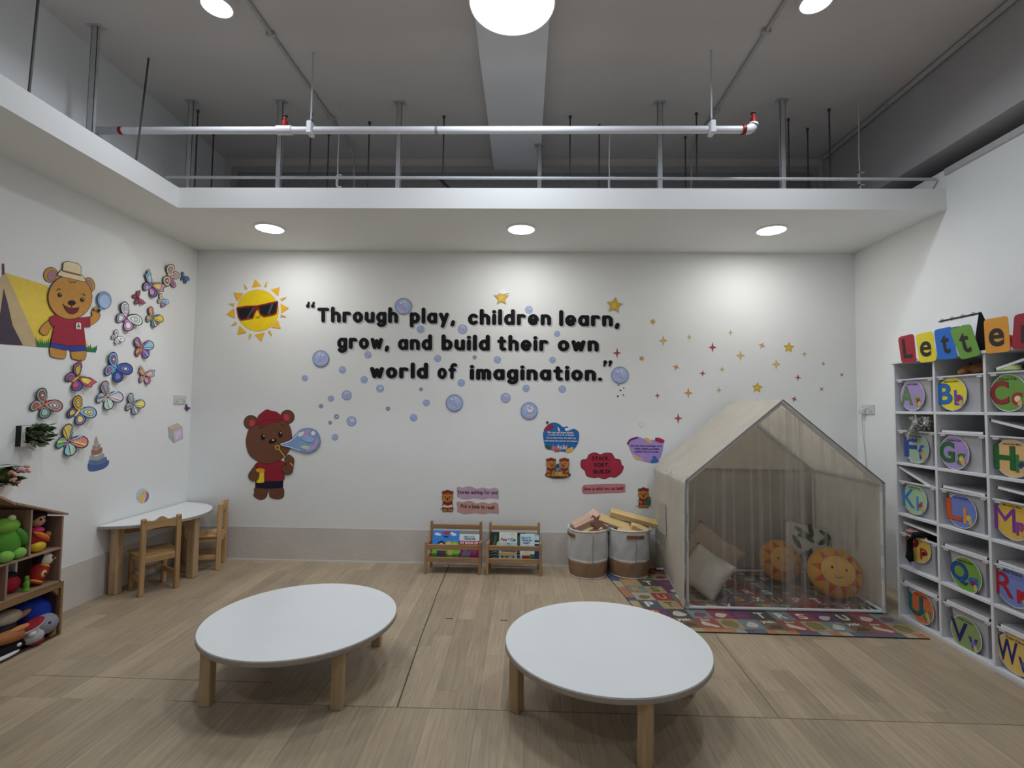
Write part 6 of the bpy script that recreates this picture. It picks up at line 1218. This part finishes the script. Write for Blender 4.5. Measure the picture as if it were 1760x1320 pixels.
# ------------------------------------------------------------------ toys in the house
def toy(name, label, parts, cat='soft toy'):
    base = Vector(parts[0][1]); t = thing(name, label, cat, (base.x, base.y, base.z-(parts[0][2][2] if hasattr(parts[0][2], '__len__') else parts[0][2])))
    for n, c, r, cc, *ro in parts:
        bm = BM(); M = None
        if ro: M = Matrix.Rotation(R(ro[0][0]), 4, 'X') @ Matrix.Rotation(R(ro[0][1]), 4, 'Y') @ Matrix.Rotation(R(ro[0][2]), 4, 'Z')
        ball(bm, c, r, M, 20, 12); ob(n, bm, paint(cc, .85 if cat == 'soft toy' else .4, .08, 40., bump=.25 if cat == 'soft toy' else 0), t, world=True, smooth='all')
    return t
q = lambda px, py, x=-2.95: tuple(at(px, py, 'x', x))
def add(a, *d): return (a[0]+d[0], a[1]+d[1], a[2]+d[2])
h = q(64, 893); toy('rag_doll', 'rag doll with black hair and striped orange dress in upper room', [('body', add(h, .0, -.012, -.105), (.04, .05, .06), (150, 40, 44)), ('head', h, (.04, .04, .044), (190, 140, 112)), ('hair', add(h, -.012, .0, .024), (.046, .062, .04), (30, 22, 22)), ('hair_bunch', add(h, .0, .05, -.03), (.025, .024, .045), (30, 22, 22)), ('hair_bunch', add(h, -.02, -.05, -.03), (.025, .024, .045), (30, 22, 22)), ('eye', add(h, .036, .012, .004), (.006, .006, .007), (30, 20, 20)), ('eye', add(h, .036, -.014, .004), (.006, .006, .007), (30, 20, 20)), ('collar', add(h, .012, -.012, -.062), (.034, .04, .02), (186, 50, 100)), ('orange_sash', add(h, .03, .002, -.095), (.018, .062, .016), (214, 130, 40), (-32, 0, 0)), ('red_sash', add(h, .034, .006, -.115), (.016, .055, .012), (180, 60, 40), (-32, 0, 0)), ('hand', add(h, .02, .052, -.10), (.016, .02, .018), (150, 104, 84))])
h = q(64, 937, -2.93); h = (h[0], h[1], ZM+.034); toy('yellow_egg', 'yellow plastic egg in front of the rag doll', [('shell', h, (.034, .046, .033), (214, 178, 40)), ('seam', h, (.0343, .004, .0334), (190, 150, 30))], 'toy')
h = q(78, 961, -2.94); b = q(66, 984, -2.95)
toy('tumbler_doll', 'red tumbler doll with a white face lying in lower room', [('body', (b[0], b[1], b[2]), (.045, .048, .072), (158, 34, 36), (-28, 0, 0)), ('head', h, (.038, .038, .04), (214, 204, 190)), ('hair', add(h, -.016, -.018, .008), (.034, .04, .042), (28, 24, 26)), ('eye', add(h, .032, .012, .006), (.008, .008, .01), (24, 20, 22)), ('nose', add(h, .024, .036, -.004), (.008, .01, .007), (206, 150, 120)), ('collar', add(h, .0, -.012, -.036), (.034, .034, .012), (214, 160, 50), (-28, 0, 0)), ('emblem', add(b, .034, -.006, -.002), (.016, .018, .024), (216, 190, 120), (-28, 0, 0)), ('emblem_dot', add(b, .047, -.006, -.004), (.007, .008, .010), (60, 50, 60)), ('hem', add(b, .004, -.026, -.046), (.04, .044, .012), (206, 140, 60), (-28, 0, 0))])
h = q(23, 1007, -2.96); toy('red_pouch', 'round red cloth pouch with black top beside the skittle', [('pouch', (h[0]-.02, h[1]-.005, .339+.05), (.045, .052, .05), (160, 34, 46)), ('top', (h[0]-.03, h[1], .339+.098), (.036, .042, .02), (26, 22, 24))])
h = q(38, 1004, -2.93); h = (-2.912, h[1]+.008, h[2]); bm = BM(); lathe(bm, [(.018, 0), (.02, .006), (.012, .02), (.015, .04), (.013, .055), (.008, .062), (.012, .075), (.008, .088), (.002, .09)], (h[0], h[1], .339), 16); solo('skittle', bm, paint((96, 152, 48), .4), 'small green plastic skittle beside the red pouch', 'toy', (h[0], h[1], .339), smooth=True)
h = q(6, 925, -2.97); toy('green_plush', 'bright green plush frog slumped in the left room', [('body', (h[0], h[1], ZM+.10), (.075, .085, .10), (84, 148, 52)), ('head', (h[0]+.01, h[1]-.01, ZM+.19), (.06, .075, .05), (110, 160, 60)), ('eye', (h[0]+.03, h[1]+.01, ZM+.235), (.02, .02, .02), (206, 200, 150)), ('foot', (h[0]+.055, h[1]+.035, ZM+.032), (.034, .04, .032), (128, 184, 84)), ('foot', (h[0]+.065, h[1]-.045, ZM+.032), (.034, .04, .032), (128, 184, 84)), ('arm', (h[0]+.05, h[1]+.05, ZM+.12), (.03, .03, .065), (72, 132, 48), (30, 0, 0))])
h = q(21, 905, -3.06); toy('black_plush', 'dark plush ball hidden behind the green frog', [('body', (h[0], h[1]+.0, ZM+.13), (.05, .06, .12), (26, 24, 26))])
h = q(24, 968-20, -2.93); toy('white_bead', 'small white bead toy with a black stem on house floor', [('bead', (h[0], h[1]+.005, ZM+.03), (.010, .018, .010), (220, 214, 206)), ('stem', (h[0]-.004, h[1]+.002, ZM+.012), (.010, .012, .012), (34, 30, 30))], 'toy')
# plush heap in the crate
h = q(57, 1050, -3.0); toy('blue_plush', 'royal blue plush creature in the crate', [('body', (h[0], h[1], .155), (.085, .10, .095), (28, 58, 168)), ('head', (h[0]-.01, h[1]-.06, .20), (.07, .08, .06), (24, 48, 140)), ('ear', (h[0]+.01, h[1]+.01, .255), (.018, .022, .025), (22, 44, 130)), ('tail', (h[0]+.03, h[1]+.095, .135), (.02, .03, .02), (36, 66, 176))])
h = q(74, 1078, -2.92); toy('grey_plush', 'grey plush hippo with an open red mouth at the crate front', [('head', (h[0], h[1]-.005, .095), (.065, .085, .062), (140, 140, 152)), ('upper_lip', (h[0]+.02, h[1]-.10, .125), (.05, .075, .018), (188, 184, 186), (16, 0, 0)), ('mouth', (h[0]+.025, h[1]-.10, .138), (.046, .07, .016), (150, 34, 44), (16, 0, 0)), ('muzzle', (h[0]+.015, h[1]-.085, .062), (.055, .06, .045), (176, 174, 180)), ('ear', (h[0]-.005, h[1]+.085, .135), (.012, .034, .014), (150, 150, 160), (30, 0, 0)), ('eye', (h[0]+.058, h[1]-.02, .115), (.008, .009, .006), (30, 30, 34)), ('tooth', (h[0]+.05, h[1]-.12, .095), (.018, .022, .018), (220, 218, 216)), ('chin_patch', (h[0]+.03, h[1]-.075, .03), (.035, .045, .02), (140, 40, 50))])
h = q(20, 1078, -2.91); toy('copper_plush', 'shiny copper coloured plush fish lying across the heap', [('body', (h[0], h[1], .115), (.04, .13, .038), (168, 110, 66), (-6, 0, 0)), ('fin', (h[0]+.015, h[1]+.03, .145), (.02, .06, .016), (196, 134, 82)), ('white_fin', (h[0]+.025, h[1]+.115, .10), (.02, .025, .02), (206, 204, 202))])
h = q(10, 1112, -2.91); toy('orca_plush', 'black and white plush orca lowest in the crate', [('body', (h[0]-.02, h[1], .05), (.055, .15, .038), (16, 16, 18)), ('eye_patch', (h[0]+.032, h[1]+.045, .06), (.006, .014, .010), (222, 222, 222)), ('belly', (h[0]+.02, h[1]-.03, .026), (.024, .09, .012), (214, 214, 214))])
h = q(14, 1050, -2.98); toy('beige_plush', 'beige plush toy with a tan paw at the back of crate', [('body', (h[0], h[1]-.02, .20), (.06, .09, .045), (176, 160, 142)), ('paw', (h[0]+.03, h[1]+.06, .195), (.016, .05, .018), (150, 110, 84), (14, 0, 0)), ('flank', (h[0]+.03, h[1]-.05, .16), (.04, .07, .022), (34, 30, 32))])
